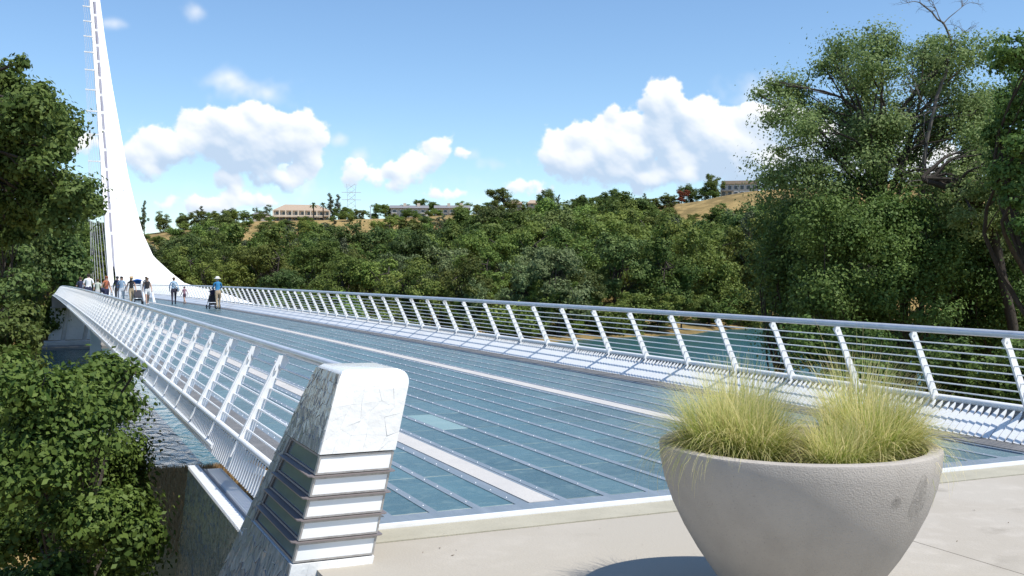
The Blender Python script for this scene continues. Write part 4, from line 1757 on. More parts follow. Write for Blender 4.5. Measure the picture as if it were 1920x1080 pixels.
CLEAR = [(268, 436, 322, 450), (438, 424, 476, 436), (478, 380, 618, 407), (662, 404, 708, 436), (732, 380, 884, 397), (1264, 374, 1322, 396), (1348, 336, 1425, 366), (958, 372, 1008, 382)]


def lowest_top(px, half, top):
    for x0, y0, x1, y1 in CLEAR:
        if px + half > x0 and px - half < x1 and top < y1 + 3:
            top = max(top, y1 + 2 + RNG.uniform(0, 6))
    return top


rw = random.Random(41)
ROWSPEC = [
    # name, r, spacing px, top range, kinds
    ('along the far waterline', 128, 44, (505, 560), ['shrub', 'mid', 'shrub', 'oak', 'pale']),
    ("in the far wood's first row", 146, 84, (455, 505), ['oak', 'mid', 'dark', 'mid', 'oak']),
    ("in the far wood's second row", 168, 74, (434, 472), ['mid', 'oak', 'dark', 'oak', 'pale', 'mid']),
    ("in the far wood's third row", 196, 66, (412, 448), ['oak', 'mid', 'dark', 'oak', 'mid']),
    ('in the row at the foot of the hill', 226, 52, (400, 432), ['oak', 'dark', 'mid', 'pine', 'oak']),
    ('in the lower hillside row', 256, 44, (392, 420), ['oak', 'pine', 'mid', 'dark', 'mid']),
    ('in the middle hillside row', 284, 38, (384, 408), ['oak', 'pine', 'mid', 'mid', 'dark']),
    ('in the upper hillside row', 310, 34, (378, 400), ['oak', 'pine', 'mid', 'mid', 'dark']),
    ('in the hilltop row', 328, 26, (378, 400), ['oak', 'pine', 'mid', 'mid', 'dark', 'oak']),
]
for name, r0, sp, (ta, tb), kinds in ROWSPEC:
    px = -70 + rw.uniform(0, 40)
    i = 0
    while px < 1990:
        r = r0 * rw.uniform(.95, 1.06)
        kind = rw.choice(kinds)
        # upper edge of the wood below the houses and the bare slopes
        edge = np.interp(px, [0, 250, 300, 400, 470, 560, 640, 700, 740, 850, 900, 1000, 1080, 1150, 1200, 1240, 1300, 1350, 1420, 1500, 1700, 1900],
                         [420, 430, 432, 410, 400, 402, 408, 434, 394, 392, 382, 376, 370, 362, 370, 400, 400, 386, 370, 368, 374, 376])
        if r0 < 160:
            top = rw.uniform(ta, tb)
        elif r0 < 190:
            top = edge + rw.uniform(30, 72)
        elif r0 < 220:
            top = edge + rw.uniform(12, 46)
        elif r0 < 250:
            top = edge + rw.uniform(-4, 30)
        elif r0 < 320:
            top = edge + rw.uniform(-14, 14)
        else:
            top = np.interp(px, [0, 250, 480, 640, 900, 1150, 1240, 1340, 1500, 1900], [412, 402, 392, 392, 384, 368, 368, 350, 348, 348]) + rw.uniform(-9, 10)
        th = YAW + math.atan((px - 960) / F_PX)
        X, Y = r * math.sin(th), r * math.cos(th) - 6.935
        if Y < 96 or (r0 > 140 and float(terrain(X, Y)) < -6.6):
            # keep clear of the river
            px += sp
            continue
        if 60 < px < 520 and Y < 170 and r0 < 190:
            # the pylon's feet and the abutment stand here
            if px < 360 or r < 172:
                px += sp * .8
                continue
        top = lowest_top(px, 26 if r0 < 240 else 9, top)
        i += 1
        nm, look = LOOK[kind][0], LOOK[kind][1]
        far_tree(kind, px, top, r, '%s, %s from left %s' % (look, ordinal(i), name), 'trees ' + name)
        px += sp * rw.uniform(.62, 1.28)

SKY = [(272, 371, 336, 'pine', .55, 'lone thin pine on the skyline right of the pylon'), (306, 396, 330, 'oak', 1, 'rounded skyline oak beside the lone thin pine'),
       (346, 402, 332, 'dark', 1, 'low dark skyline tree between two pines'), (378, 384, 338, 'pine', .9, 'grey pine on the skyline left of the beige house'),
       (408, 394, 334, 'oak', 1, 'second skyline oak left of the beige house'), (438, 388, 340, 'dark', 1, 'dark skyline tree near the bare slope left of the house'),
       (462, 394, 335, 'oak', .9, 'skyline oak touching the left end of the beige house'), (494, 384, 372, 'oak', 1.1, 'oak behind the left wing of the beige house'),
       (618, 358, 352, 'pine', .8, 'tall grey pine right of the beige house'), (634, 362, 350, 'pine', .75, 'slightly shorter twin of the tall pine right of the house'),
       (644, 385, 346, 'oak', .9, 'low oak under the twin pines'), (676, 388, 372, 'mid', .9, 'low tree at the foot of the lattice mast'), (703, 377, 356, 'oak', 1, 'oak above the bare grass slope'),
       (728, 380, 356, 'mid', 1, 'leafy tree left of the grey-roofed apartments'), (758, 378, 372, 'dark', 1, 'dark tree behind the left grey-roofed apartment block'),
       (792, 367, 366, 'oak', 1.1, 'tall oak between the two grey-roofed blocks'), (815, 376, 368, 'mid', 1, 'leafy tree just left of the right grey-roofed block'),
       (858, 372, 372, 'mid', 1, 'leafy tree behind the right grey-roofed block'), (893, 380, 350, 'oak', 1, 'oak just right of the grey-roofed apartments'),
       (916, 374, 345, 'dark', .9, 'dark tree left of the big rounded skyline oak'), (945, 345, 338, 'oak', 1.05, 'big rounded oak standing tall in the middle skyline'),
       (985, 374, 356, 'mid', .9, 'low leafy tree between the small roofs'), (1020, 350, 330, 'dark', .9, 'pointed dark evergreen on the middle skyline'),
       (1048, 363, 336, 'pine', .6, 'slim pine right of the pointed evergreen'), (1085, 363, 325, 'oak', 1, 'oak left of the great middle-right oak'),
       (1112, 366, 330, 'mid', 1, 'leafy skyline tree before the great oak'), (1145, 350, 318, 'oak', 1.25, 'great spreading oak left of the golden slope'),
       (1172, 358, 320, 'mid', .9, 'leafy tree at the right shoulder of the great oak'), (1208, 360, 330, 'pine', .8, 'grey pine left of the golden slope'),
       (1232, 368, 322, 'oak', .9, 'oak at the left edge of the golden slope'), (1255, 362, 345, 'oak', 1, 'oak just above the golden slope'),
       (1277, 350, 342, 'red', .7, 'rust red tree above the golden slope'), (1296, 342, 348, 'dark', 1.1, 'dark evergreen clump beside the red tree'),
       (1316, 348, 346, 'oak', .9, 'oak between the dark clump and the tall crown'), (1334, 322, 346, 'oak', .9, 'tall rounded crown left of the flat-roofed building'),
       (1430, 326, 352, 'dark', .8, 'dark tree at the right end of the flat-roofed building'), (1462, 340, 345, 'oak', 1, 'skyline oak half behind the cottonwood'),
       (1505, 345, 345, 'oak', 1, 'skyline oak behind the cottonwood limbs')]
for px, ty, r, kind, w, lab in SKY:
    far_tree(kind, px, ty, r, lab, 'skyline trees', w)
for px, ty, r, kind, w, lab in [(1262, 388, 322, 'shrub', 1.0, 'small bush low on the golden slope at left'), (1300, 384, 326, 'shrub', .9, 'small bush in the middle of the golden slope'), (1318, 394, 312, 'shrub', 1.0, 'small bush at the foot of the golden slope'),
                                (1352, 372, 335, 'oak', .9, 'low oak below the left end of the flat-roofed building'), (1392, 368, 332, 'mid', .9, 'leafy tree below the flat-roofed building'), (1340, 384, 318, 'mid', .9, 'leafy tree at the right edge of the golden slope')]:
    far_tree(kind, px, ty, r, lab, None, w)
rs2 = random.Random(19)
px, i = 255, 0
while px < 1340:
    r = rs2.uniform(300, 338)
    th = YAW + math.atan((px - 960) / F_PX)
    gz = float(terrain(r * math.sin(th), r * math.cos(th) - 6.935))
    gy_ = 540 - F_PX * ((gz - CAM[2]) / (r * math.cos(th - YAW)) + PITCH)
    if not any(x0 < px < x1 and y0 - 4 < gy_ < y1 + 3 for x0, y0, x1, y1 in (CLEAR[3], CLEAR[5])):
        i += 1
        far_tree('shrub', px, gy_ - rs2.uniform(1.6, 3.2) * F_PX / r, r, 'dry-slope bush, %s from left below the hilltop houses' % ordinal(i), 'bushes scattered over the dry slope', 1.3)
    px += rs2.uniform(8, 20)
# singled-out crowns of the far wood
for px, ty, r, kind, w, lab in [(1045, 432, 148, 'pale', 1.0, 'pale silvery willow in the middle of the far wood'), (985, 466, 150, 'pale', .9, 'smaller pale willow left of the silvery one'),
                                (540, 528, 132, 'bright', 1, 'small bright bush just above the railing in the far wood'), (1070, 588, 118, 'bright', 1.5, 'bright yellow-green shrub on the sandy far bank'),
                                (1120, 596, 116, 'bright', 1.6, 'larger bright shrub right of the sandy patch'), (1168, 606, 114, 'bright', 1.3, 'third bright shrub near the far waterline'),
                                (852, 600, 116, 'shrub', 1.2, 'grey-green shrub seen through the railing left of the sand'), (760, 590, 117, 'shrub', 1.5, 'low shrub behind the middle railing posts'),
                                (680, 585, 120, 'shrub', 1.5, 'low shrub seen through the far railing'), (1240, 560, 118, 'mid', 1.0, 'leafy tree overhanging the far water'), (1330, 548, 118, 'oak', 1.1, 'dark oak overhanging the far water'), (1420, 540, 116, 'mid', 1.1, 'leafy tree on the far waterline at right'), (1500, 540, 118, 'oak', 1.1, 'dark waterline oak behind the cottonwood')]:
    far_tree(kind, px, ty, r, lab, None, w)

# -- cottonwoods and understorey on the near bank at right


def plx(spec, D, rng, thick=1.0):
    out = []
    for x, y, rx, ry in spec:
        d = D + rng.uniform(-1, 1) * 2.4 * thick
        c = at(x, y, d)
        out.append((tuple(c), (rx / F_PX * d, (rx + ry) / 2 / F_PX * d * thick, ry / F_PX * d)))
    return out


def ground_at(px, D):
    th = YAW + math.atan((px - 960) / F_PX)
    r = D / math.cos(th - YAW)
    X, Y = r * math.sin(th), r * math.cos(th) - 6.935
    return np.array([X, Y, float(terrain(X, Y))])


rp = random.Random(77)


def fill(poly, n, r0, r1, rng, flat=.75):
    """n lobes spread inside an outline (photo coordinates)"""
    xs_ = [p[0] for p in poly]
    ys_ = [p[1] for p in poly]
    out = []
    tries = 0
    while len(out) < n and tries < 20000:
        tries += 1
        x_, y_ = rng.uniform(min(xs_), max(xs_)), rng.uniform(min(ys_), max(ys_))
        ins = False
        for (xa, ya), (xb, yb) in zip(poly, poly[1:] + poly[:1]):
            if (ya > y_) != (yb > y_) and x_ < (xb - xa) * (y_ - ya) / (yb - ya) + xa:
                ins = not ins
        if ins and all((x_ - o_[0]) ** 2 + ((y_ - o_[1]) * 1.2) ** 2 > (r0 * .85) ** 2 for o_ in out):
            r_ = rng.uniform(r0, r1)
            out.append((x_, y_, r_, r_ * flat * rng.uniform(.7, 1.1)))
    return out


A = plx(fill([(1415, 175), (1440, 145), (1500, 150), (1530, 100), (1580, 88), (1620, 75), (1680, 65), (1720, 90), (1760, 70), (1830, 90), (1865, 150), (1870, 260), (1850, 360), (1760, 390), (1620, 390), (1500, 350), (1440, 345), (1470, 290), (1520, 270), (1470, 245), (1420, 215)], 58, 30, 54, rp, .92)
        + [(1425, 180, 20, 14), (1448, 158, 22, 14), (1460, 282, 22, 14), (1450, 222, 22, 13)], 48, rp)
gA = ground_at(1690, 48)
tree_lobes('cottonwood_tree', gA, A, 95000, .062, M['leaf_cotton'], 301, 'tall spreading cottonwood at right with an open silvery green crown', trunk_r=.22,
           trunk_pts=[gA - np.array([0, 0, .4]), at(1695, 640, 48), at(1690, 520, 48), at(1660, 420, 48), at(1650, 330, 48), at(1670, 230, 48)], twigs=4, crown_kw=dict(sub=16, spread=.36, shell=.1))
B_ = plx(fill([(1780, 340), (1830, 280), (1930, 270), (1960, 400), (1930, 500), (1850, 480), (1780, 420)], 18, 32, 52, rp, .92), 44, rp)
gB = ground_at(1915, 44)
tree_lobes('leaning_cottonwood', gB, B_, 26000, .060, M['leaf_cotton'], 302, 'dark leaning trunk at far right with a thin green crown', trunk_r=.25,
           trunk_pts=[gB - np.array([0, 0, .4]), at(1903, 640, 44), at(1880, 520, 44), at(1852, 405, 44), at(1800, 362, 44), at(1730, 335, 44.5)], twigs=4)
C_ = plx(fill([(1880, 110), (1900, 75), (1960, 70), (2010, 200), (2000, 460), (1900, 440), (1890, 330), (1868, 260), (1885, 180)], 26, 28, 46, rp, .9), 38, rp)
gC = ground_at(1990, 38)
tree_lobes('maple_tree', gC, C_, 26000, .072, M['leaf_under'], 303, 'dark broad-leaved tree cut by the right edge of the view', trunk_r=.3)
# dead snag above the cottonwood and the bare grey twigs within it
sn = thing('dead_snag', tuple(gA + np.array([1.2, .8, 0])), 'bare grey dead branches rising above the cottonwood crown', 'dead tree')
so = gA + np.array([1.2, .8, 0])
b = MB()
rr_ = random.Random(9)


def twig_fan(b, p, d, ln, r, depth):
    q = [p]
    for k in range(3):
        d = d + np.array([rr_.gauss(0, .25), rr_.gauss(0, .25), rr_.gauss(.05, .2)])
        d = d / np.linalg.norm(d)
        p = p + d * ln / 3
        q.append(p)
    limb(b, q, r, r * .45, 5 if depth > 1 else 4)
    if depth:
        for _ in range(4 if depth > 1 else 3):
            s_ = q[rr_.randint(1, 3)]
            twig_fan(b, s_, d + np.array([rr_.gauss(0, .8), rr_.gauss(0, .8), rr_.gauss(0, .6)]), ln * .6, r * .5, depth - 1)


DS = 47
main = [at(1720, 640, DS), at(1738, 480, DS), at(1730, 330, DS), at(1750, 205, DS), at(1772, 140, DS), at(1782, 85, DS), at(1768, 45, DS), at(1725, 5, DS)]
limb(b, [p - so for p in [so - np.array([0, 0, .4])] + main], .15, .03, 8, .03, rr_)
for p, d, ln, r in [(main[6], (-.6, .2, .5), 1.1, .03), (main[6], (.5, .2, .8), 1.2, .03), (main[5], (.7, -.2, .5), 1.0, .03), (main[7], (-.8, .2, .1), .9, .022), (main[7], (.3, .1, .8), .7, .02),
                    (main[2], (-1, .1, -.1), 2.2, .05), (main[2], (-.7, -.4, -.5), 2.0, .05), (main[1], (-.9, -.3, .5), 2.2, .05), (main[2], (.8, -.4, .3), 1.6, .04), (main[1], (-.5, -.6, .1), 2.0, .05), (main[3], (-.8, -.2, .2), 1.6, .04), (main[3], (-.9, -.3, -.4), 1.8, .04)]:
    twig_fan(b, p - so, np.array(d, float), ln, r, 3)
b.build('branches', M['dead'], sn, True)

UND = [(1450, 50, [(1440, 470), (1465, 410), (1510, 380), (1540, 470), (1540, 630), (1460, 630)], 'leaf_under', 'dark leafy tree standing left under the cottonwood'),
       (1560, 45, [(1490, 420), (1540, 370), (1640, 380), (1650, 500), (1640, 640), (1500, 640)], 'leaf_under', 'green tree directly below the cottonwood crown'),
       (1690, 45, [(1600, 430), (1660, 370), (1760, 380), (1790, 480), (1770, 640), (1610, 640)], 'leaf_under', 'leafy tree left of the leaning dark trunk'),
       (1790, 47, [(1720, 470), (1780, 390), (1860, 420), (1880, 540), (1860, 650), (1740, 650)], 'leaf_under', 'dense tree just left of the leaning trunk, behind the railing'),
       (1905, 47, [(1830, 500), (1880, 420), (1960, 420), (1980, 560), (1960, 660), (1850, 660)], 'leaf_under', 'leafy tree right of the leaning trunk behind the railing')]
for i, (x, D, poly, lm, lab) in enumerate(UND):
    gg = ground_at(x, D)
    tree_lobes('understorey_tree', gg, plx(fill(poly, 30, 30, 52, rp, .92), D, rp), 34000, .066, M[lm], 320 + i, lab, trunk_r=.13, twigs=2, crown_kw=dict(sub=14, spread=.36, shell=.1))
SH = [(1560, 650, 40, 'leaf_under', 'dark bank shrub seen through the railing left of the planter grass'), (1650, 670, 38, 'leaf_under', 'shrub seen through the railing behind the planter grass'),
      (1740, 690, 36, 'leaf_under', 'shrub seen through the third nearest railing bay'), (1830, 700, 34, 'leaf_under', 'shrub seen through the second nearest railing bay'), (1915, 700, 33, 'leaf_under', 'shrub seen through the nearest railing bay'), (1600, 720, 33, 'leaf_under', 'low shrub behind the pickets and planter grass')]
for i, (x, y, D, lm, lab) in enumerate(SH):
    lb = [(x + rp.uniform(-60, 60), y + rp.uniform(-38, 60), rp.uniform(30, 48), rp.uniform(24, 36)) for _ in range(8)]
    gg = ground_at(x, D)
    tree_lobes('bank_shrub', gg, plx(lb, D, rp, .8), 6500, .07, M[lm], 340 + i, lab, 'shrub', trunk_r=.09, crown_kw=dict(sub=20, spread=.24))

# -- left: oak above, bush on the bank below, yellowing shrub between
OL = plx(fill([(-40, 135), (15, 140), (50, 150), (80, 190), (118, 200), (100, 225), (135, 255), (120, 285), (155, 310), (145, 345), (165, 380), (135, 405), (80, 415), (40, 450), (-140, 470), (-180, 250)], 62, 25, 42, rp, .88)
         + [(165, 398, 20, 14), (20, 125, 16, 16)], 21, rp, .8)
OL = [(tuple(np.array(c) + np.array([.13, -.05, .06])), tuple(q * 1.06 for q in r_)) for c, r_ in OL]
gO = ground_at(-190, 20)
tree_lobes('oak_tree', gO, OL, 70000, .048, M['leaf_near'], 401, 'near oak reaching in from the left edge beside the pylon', trunk_r=.15, twigs=3, crown_kw=dict(sub=12, spread=.30, shell=.2),
           trunk_pts=[gO - np.array([0, 0, .4]), at(-230, 700, 20.5), at(-235, 520, 20.5), at(-215, 380, 21), at(-150, 260, 21), at(-90, 200, 21)])
BU = plx([(208, 700, 44, 34), (140, 730, 55, 40), (80, 740, 60, 46), (190, 775, 60, 42), (30, 790, 70, 50), (110, 820, 80, 50), (220, 850, 46, 44), (150, 890, 80, 50), (50, 890, 80, 56), (235, 930, 46, 46), (170, 970, 80, 50), (60, 990, 80, 60),
          (255, 1010, 40, 46), (190, 1060, 80, 50), (80, 1090, 90, 50), (-30, 900, 60, 120), (20, 700, 40, 34), (255, 690, 12, 12)], 11.5, rp, .8)
gU = ground_at(110, 12)
BU = [(c, tuple(q * 1.14 for q in r_)) for c, r_ in BU]
tree_lobes('young_oak', gU, BU, 70000, .031, M['leaf_bush'], 402, 'bushy young oak filling the lower left corner below the bridge', trunk_r=.075, twigs=5, crown_kw=dict(sub=30, spread=.28, shell=.15))
YS = plx([(30, 598, 40, 28), (10, 640, 50, 34), (58, 640, 26, 30), (30, 690, 44, 34), (-40, 620, 40, 40)], 30, rp, .8)
gY = ground_at(20, 30)
tree_lobes('yellowing_shrub', gY, YS, 6500, .07, M['leaf_yellow'], 403, 'yellow-green shrub behind the young oak at the left edge', 'shrub', trunk_r=.09)
for i, (x, y, D, lab) in enumerate([(15, 480, 62, 'dark tree behind the near oak at the left edge'), (118, 490, 140, 'dark far tree directly left of the pylon stays'), (60, 470, 135, 'dark far tree between the near oak and the stays'), (90, 450, 150, 'tallest dark far tree left of the stays')]):
    lb = [(x + rp.uniform(-40, 22), y + rp.uniform(-70, 90), rp.uniform(24, 36), rp.uniform(20, 32)) for _ in range(12)]
    gg = ground_at(x, D) if D > 100 else ground_at(x - 60, 40)
    if D < 100:
        D = 40
    tree_lobes('dark_tree', gg, plx(lb, D, rp), 7000, .09 if D < 100 else .26, M['leaf_dark'], 410 + i, lab, trunk_r=.2)

# dry grass on the near bank (seen between wall and railing)
rngd = np.random.default_rng(4)
n = 26000
Yd = 15 + 29 * np.sqrt(rngd.uniform(0, 1, n))
Xd = rngd.uniform(.0, 1.0, n) * (2 + Yd * .42) + Yd * .02 - .5
Zd_ = terrain(Xd, Yd)
h = rngd.uniform(.12, .34, n)
ang = rngd.uniform(0, 6.28, n)
dx, dy = np.cos(ang) * .03, np.sin(ang) * .03
lx, ly = rngd.normal(0, .1, n), rngd.normal(0, .1, n)
v = np.stack([np.stack([Xd - dx, Yd - dy, Zd_ - .02], 1), np.stack([Xd + dx, Yd + dy, Zd_ - .02], 1), np.stack([Xd + lx, Yd + ly, Zd_ + h], 1)], 1).reshape(-1, 3)
o = link('dry_grass', quad_mesh('dry_grass', v, np.arange(3 * n).reshape(-1, 3), M['dryblade'], np.clip(rngd.normal(.5, .25, n), 0, 1)))
tag(o, 'dry golden grass on the near river bank below the railing', 'grass', kind='stuff')


# ------------------------------------------------------------------ houses on the hill
def hill_frame(px, r):
    th = YAW + math.atan((px - 960) / F_PX)
    X, Y = r * math.sin(th), r * math.cos(th) - 6.935
    return np.array([X, Y]), th


class Build:
    """building in its own frame: x to the right, y away, z up; faces the river"""

    def __init__(s, name, px, base_y, r, label):
        xy, th = hill_frame(px, r)
        D = r * math.cos(th - YAW)
        z = CAM[2] + D * ((540 - base_y) / F_PX - PITCH)
        s.k = D / F_PX
        s.o = thing(name, (xy[0], xy[1], z), label, 'building', None, -th)

    def box(s, name, m, x0, x1, y0, y1, z0, z1, parent=None):
        b = MB()
        b.box((x0, y0, z0), (x1, y1, z1))
        return b.build(name, m, parent or s.o)

    def window(s, x0, x1, z0, z1, y):
        f = s.box('window', M['white'], x0 - .1, x1 + .1, y - .08, y - .01, z0 - .1, z1 + .1)
        s.box('pane', M['window'], x0, x1, y - .11, y - .085, z0, z1, f)

    def hip(s, name, m, x0, x1, y0, y1, z0, z1, inset):
        b = MB()
        ym = (y0 + y1) / 2
        b.add([(x0, y0, z0), (x1, y0, z0), (x1, y1, z0), (x0, y1, z0), (x0 + inset, ym, z1), (x1 - inset, ym, z1), (x0, y0, z0 - .25), (x1, y0, z0 - .25), (x1, y1, z0 - .25), (x0, y1, z0 - .25)],
              [(0, 1, 5, 4), (1, 2, 5), (2, 3, 4, 5), (3, 0, 4), (6, 7, 1, 0), (7, 8, 2, 1), (8, 9, 3, 2), (9, 6, 0, 3), (9, 8, 7, 6)])
        return b.build(name, m, s.o)


h1 = Build('hillside_house', 565, 416, 340, 'large beige hillside house with tan roof, terraces and columns')
k = h1.k
h1.box('wall', M['tan'], -50 * k, 50 * k, 0, 9, -2, 21 * k)
h1.hip('roof', M['rooftan'], -52 * k, 53 * k, -1.2, 10.5, 21.2 * k, 34 * k, 22 * k)
h1.box('terrace_floor', M['tan'], -52 * k, 52 * k, -2.6, -.01, 10 * k, 11.6 * k)
h1.box('terrace_roof', M['tan'], -75 * k, 40 * k, -4.5, -2.61, 7.2 * k, 8.8 * k)
for q in range(9):
    x = (-46 + q * 11.5) * k
    h1.window(x, x + 8 * k, 12.6 * k, 18.6 * k, 0)
    h1.window(x, x + 8 * k, 2.5 * k, 8.2 * k, 0)
for q in range(10):
    x = (-51 + q * 11.4) * k
    h1.box('column', M['tan'], x - .18, x + .18, -2.5, -2.15, -2, 21 * k)
h1.box('wing', M['stucco2'], -88 * k, -60 * k, -2, 6, -2, 13 * k)
h1.hip('wing_roof', M['roofgrey'], -90 * k, -58 * k, -2.5, 6.5, 13.2 * k, 17 * k, 9 * k)
h1.window(-80 * k, -74 * k, 4 * k, 9 * k, -2)


def palm(px, ty, r, lab):
    xy, th = hill_frame(px, r)
    g = float(terrain(*xy))
    D = r * math.cos(th - YAW)
    zt_ = CAM[2] + D * ((540 - ty) / F_PX - PITCH)
    t = thing('palm_tree', (xy[0], xy[1], g), lab, 'palm', 'palms in front of the beige house')
    b = MB()
    hh = zt_ - g - .8
    b.tube([(0, 0, -1), (.05, 0, hh * .5), (0, 0, hh)], [.28, .2, .2], 7)
    b.build('trunk', M['bark'], t)
    rng = np.random.default_rng(int(px))
    v, f = [], []
    for q in range(46):
        a = rng.uniform(0, 6.28)
        e = rng.uniform(-.6, 1.2)
        d = np.array([math.cos(a) * math.cos(e), math.sin(a) * math.cos(e), math.sin(e)])
        s_ = np.array([-math.sin(a), math.cos(a), 0]) * .16
        p0 = np.array([0, 0, hh])
        p1 = p0 + d * .9
        p2 = p0 + d * 1.5 - np.array([0, 0, .5])
        o_ = len(v)
        v += [p0 - s_ * .3, p0 + s_ * .3, p1 + s_, p1 - s_, p2 + s_ * .2, p2 - s_ * .2]
        f += [(o_, o_ + 1, o_ + 2, o_ + 3), (o_ + 3, o_ + 2, o_ + 4, o_ + 5)]
    link('crown', quad_mesh('crown', v, f, M['leaf_dark'], np.full(len(f), .4)), t)


palm(588, 380, 333, 'left of two small palms before the beige house')
palm(606, 380, 333, 'right of two small palms before the beige house')

for px, x0, x1, lab, rf in [(768, -35, 34, 'left grey-roofed apartment block on the hill with chimneys', 'roofgrey'), (850, -34, 30, 'right grey-roofed apartment block on the hill with balconies', 'roofgrey')]:
    hb = Build('apartment_block', px, 408, 345, lab)
    k = hb.k
    hb.box('wall', M['tan'] if px > 800 else M['stucco2'], x0 * k, x1 * k, 0, 9, -2, 17 * k)
    b = MB()
    b.prism([(-1, 17.2 * k), (10, 17.2 * k), (10, 17.6 * k), (4.5, 24.5 * k), (-1, 17.6 * k)], x0 * k - .4, x1 * k + .4, mp=lambda a_, c_, x_: (x_, a_, c_))
    rfo = b.build('roof', M[rf], hb.o)
    for cx in (x0 * .25, x1 * .5):
        hb.box('chimney', M['tan'], cx * k - .5, cx * k + .5, 2.6, 3.8, 18 * k, 28 * k, rfo)
    for q in range(5):
        x = (x0 + 4 + q * (x1 - x0) / 5.2) * k
        hb.window(x, x + 6 * k, 9.5 * k, 14 * k, 0)
        hb.window(x, x + 6 * k, 2 * k, 6.5 * k, 0)
    for q in (0, 2, 4):
        x = (x0 + 2 + q * (x1 - x0) / 5.2) * k
        hb.box('balcony', M['stucco2'], x, x + 10 * k, -1.4, -.12, 7.2 * k, 9 * k)
hb = Build('flat_roofed_building', 1387, 372, 352, 'long grey flat-roofed apartment building at the right hilltop')
k = hb.k
hb.box('wall', M['stucco2'], -36 * k, 34 * k, 0, 9, -3, 27 * k)
hb.box('roof', M['rooftan'], -34 * k, 35.5 * k, -.5, 9.5, 27.02 * k, 33 * k)
for q in range(6):
    x = (-33 + q * 11.2) * k
    hb.window(x, x + 6.5 * k, 16.5 * k, 24 * k, 0)
    hb.window(x, x + 6.5 * k, 5 * k, 12.5 * k, 0)
hb.box('balcony', M['concd'], -35 * k, -12 * k, -1.3, -.12, 12.9 * k, 15.5 * k)
for px, wd, lab in [(966, 12, 'small tan-roofed house right of the big skyline oak'), (999, 9, 'tiny roof between skyline trees, right of the tan-roofed house')]:
    hb = Build('small_house', px, 389, 348, lab)
    k = hb.k
    hb.box('wall', M['tan'], -wd * k, wd * k, 0, 6, -2, 8 * k)
    hb.hip('roof', M['rooftan'], -(wd + 1.5) * k, (wd + 1.5) * k, -.6, 6.6, 8.1 * k, 15 * k, wd * .6 * k)
    hb.window(-4 * k, 2 * k, 2.5 * k, 6 * k, 0)

# lattice mast
xy, th = hill_frame(659, 470)
lm_ = thing('lattice_pylon', (xy[0], xy[1], float(terrain(*xy))), 'tiny steel lattice power mast above the skyline trees', 'power mast', None, -th)
zb = float(terrain(*xy))
D = 470 * math.cos(th - YAW)
ht = CAM[2] + D * ((540 - 345) / F_PX - PITCH) - zb
w0, w1 = 2.6, 1.6
b = MB()
for sx in (-1, 1):
    for sy in (-1, 1):
        b.tube([(sx * w0, sy * 1.2, -1), (sx * w1, sy * .8, ht * .7), (sx * 2.0, sy * .3, ht)], .06, 4)
b.build('leg', M['lattice'], lm_)
b = MB()
nz = 9
for q in range(nz):
    z0, z1 = ht * q / nz, ht * (q + 1) / nz
    f0 = lambda z: w0 + (w1 - w0) * min(1, z / (ht * .7))
    for sy in (-1, 1):
        b.tube([(-f0(z0), sy, z0), (f0(z1), sy, z1)], .035, 4)
        b.tube([(f0(z0), sy, z0), (-f0(z1), sy, z1)], .035, 4)
b.build('bracing', M['lattice'], lm_)
b = MB()
for z in (ht * .68, ht * .83):
    b.tube([(-4.2, 0, z), (4.2, 0, z)], .1, 4)
b.build('cross_arm', M['lattice'], lm_)
# street light on the slope
xy, th = hill_frame(695, 330)
g = float(terrain(*xy))
D = 330 * math.cos(th - YAW)
ht = CAM[2] + D * ((540 - 389) / F_PX - PITCH) - g
sl = thing('street_lamp', (xy[0], xy[1], g), 'lone street lamp on the bare grass slope', 'street lamp')
b = MB()
b.tube([(0, 0, -.5), (0, 0, ht)], [.14, .09], 6)
b.build('post', M['lattice'], sl)
b = MB()
b.hexa([(-.35, -.2, ht), (.35, -.2, ht), (.35, .2, ht), (-.35, .2, ht), (-.2, -.15, ht + .3), (.2, -.15, ht + .3), (.2, .15, ht + .3), (-.2, .15, ht + .3)])
b.build('lamp_head', M['lattice'], sl)
# pale boulders and a bench-like slab on the sandy far bank
rb = random.Random(3)
bm = bmesh.new()
bmesh.ops.create_icosphere(bm, subdivisions=2, radius=1)
for v_ in bm.verts:
    v_.co *= 1 + rb.uniform(-.16, .16)
    v_.co.z *= .6
rock_me = bpy.data.meshes.new('boulder')
bm.to_mesh(rock_me)
bm.free()
rock_me.materials.append(M['conc'])
for i, (px, D, s_) in enumerate([(815, 121, 1.3), (838, 120, 1.6), (872, 119, .9), (930, 118, 1.0), (985, 117, .8)]):
    gg = ground_at(px, D)
    o = link('boulder', rock_me, None, tuple(gg + np.array([0, 0, .1])))
    o.scale = (s_ * 1.4, s_, s_)
    o.rotation_euler = (0, 0, rb.random() * 6)
    tag(o, 'pale boulder on the sandy far bank, %s from the left seen through the railing' % ordinal(i + 1), 'boulder', 'pale boulders on the far bank')


# ------------------------------------------------------------------ people
def pm(name, c, rough=.85):
    return mat(name, c, rough, vary=[(18, tuple(x * .75 for x in c), .45, .75, 4, I3)])


CLO = {}


def cloth(c):
    if c not in CLO:
        CLO[c] = pm('cloth_%d' % len(CLO), c)
    return CLO[c]


SKIN = [pm('skin_light', (.50, .31, .22), .6), pm('skin_tan', (.36, .21, .14), .6)]
HAIR = {'dark': pm('dark_hair', (.025, .018, .014)), 'brown': pm('brown_hair', (.09, .05, .025)), 'red': pm('auburn_hair', (.20, .06, .025)), 'grey': pm('grey_hair', (.3, .29, .28))}


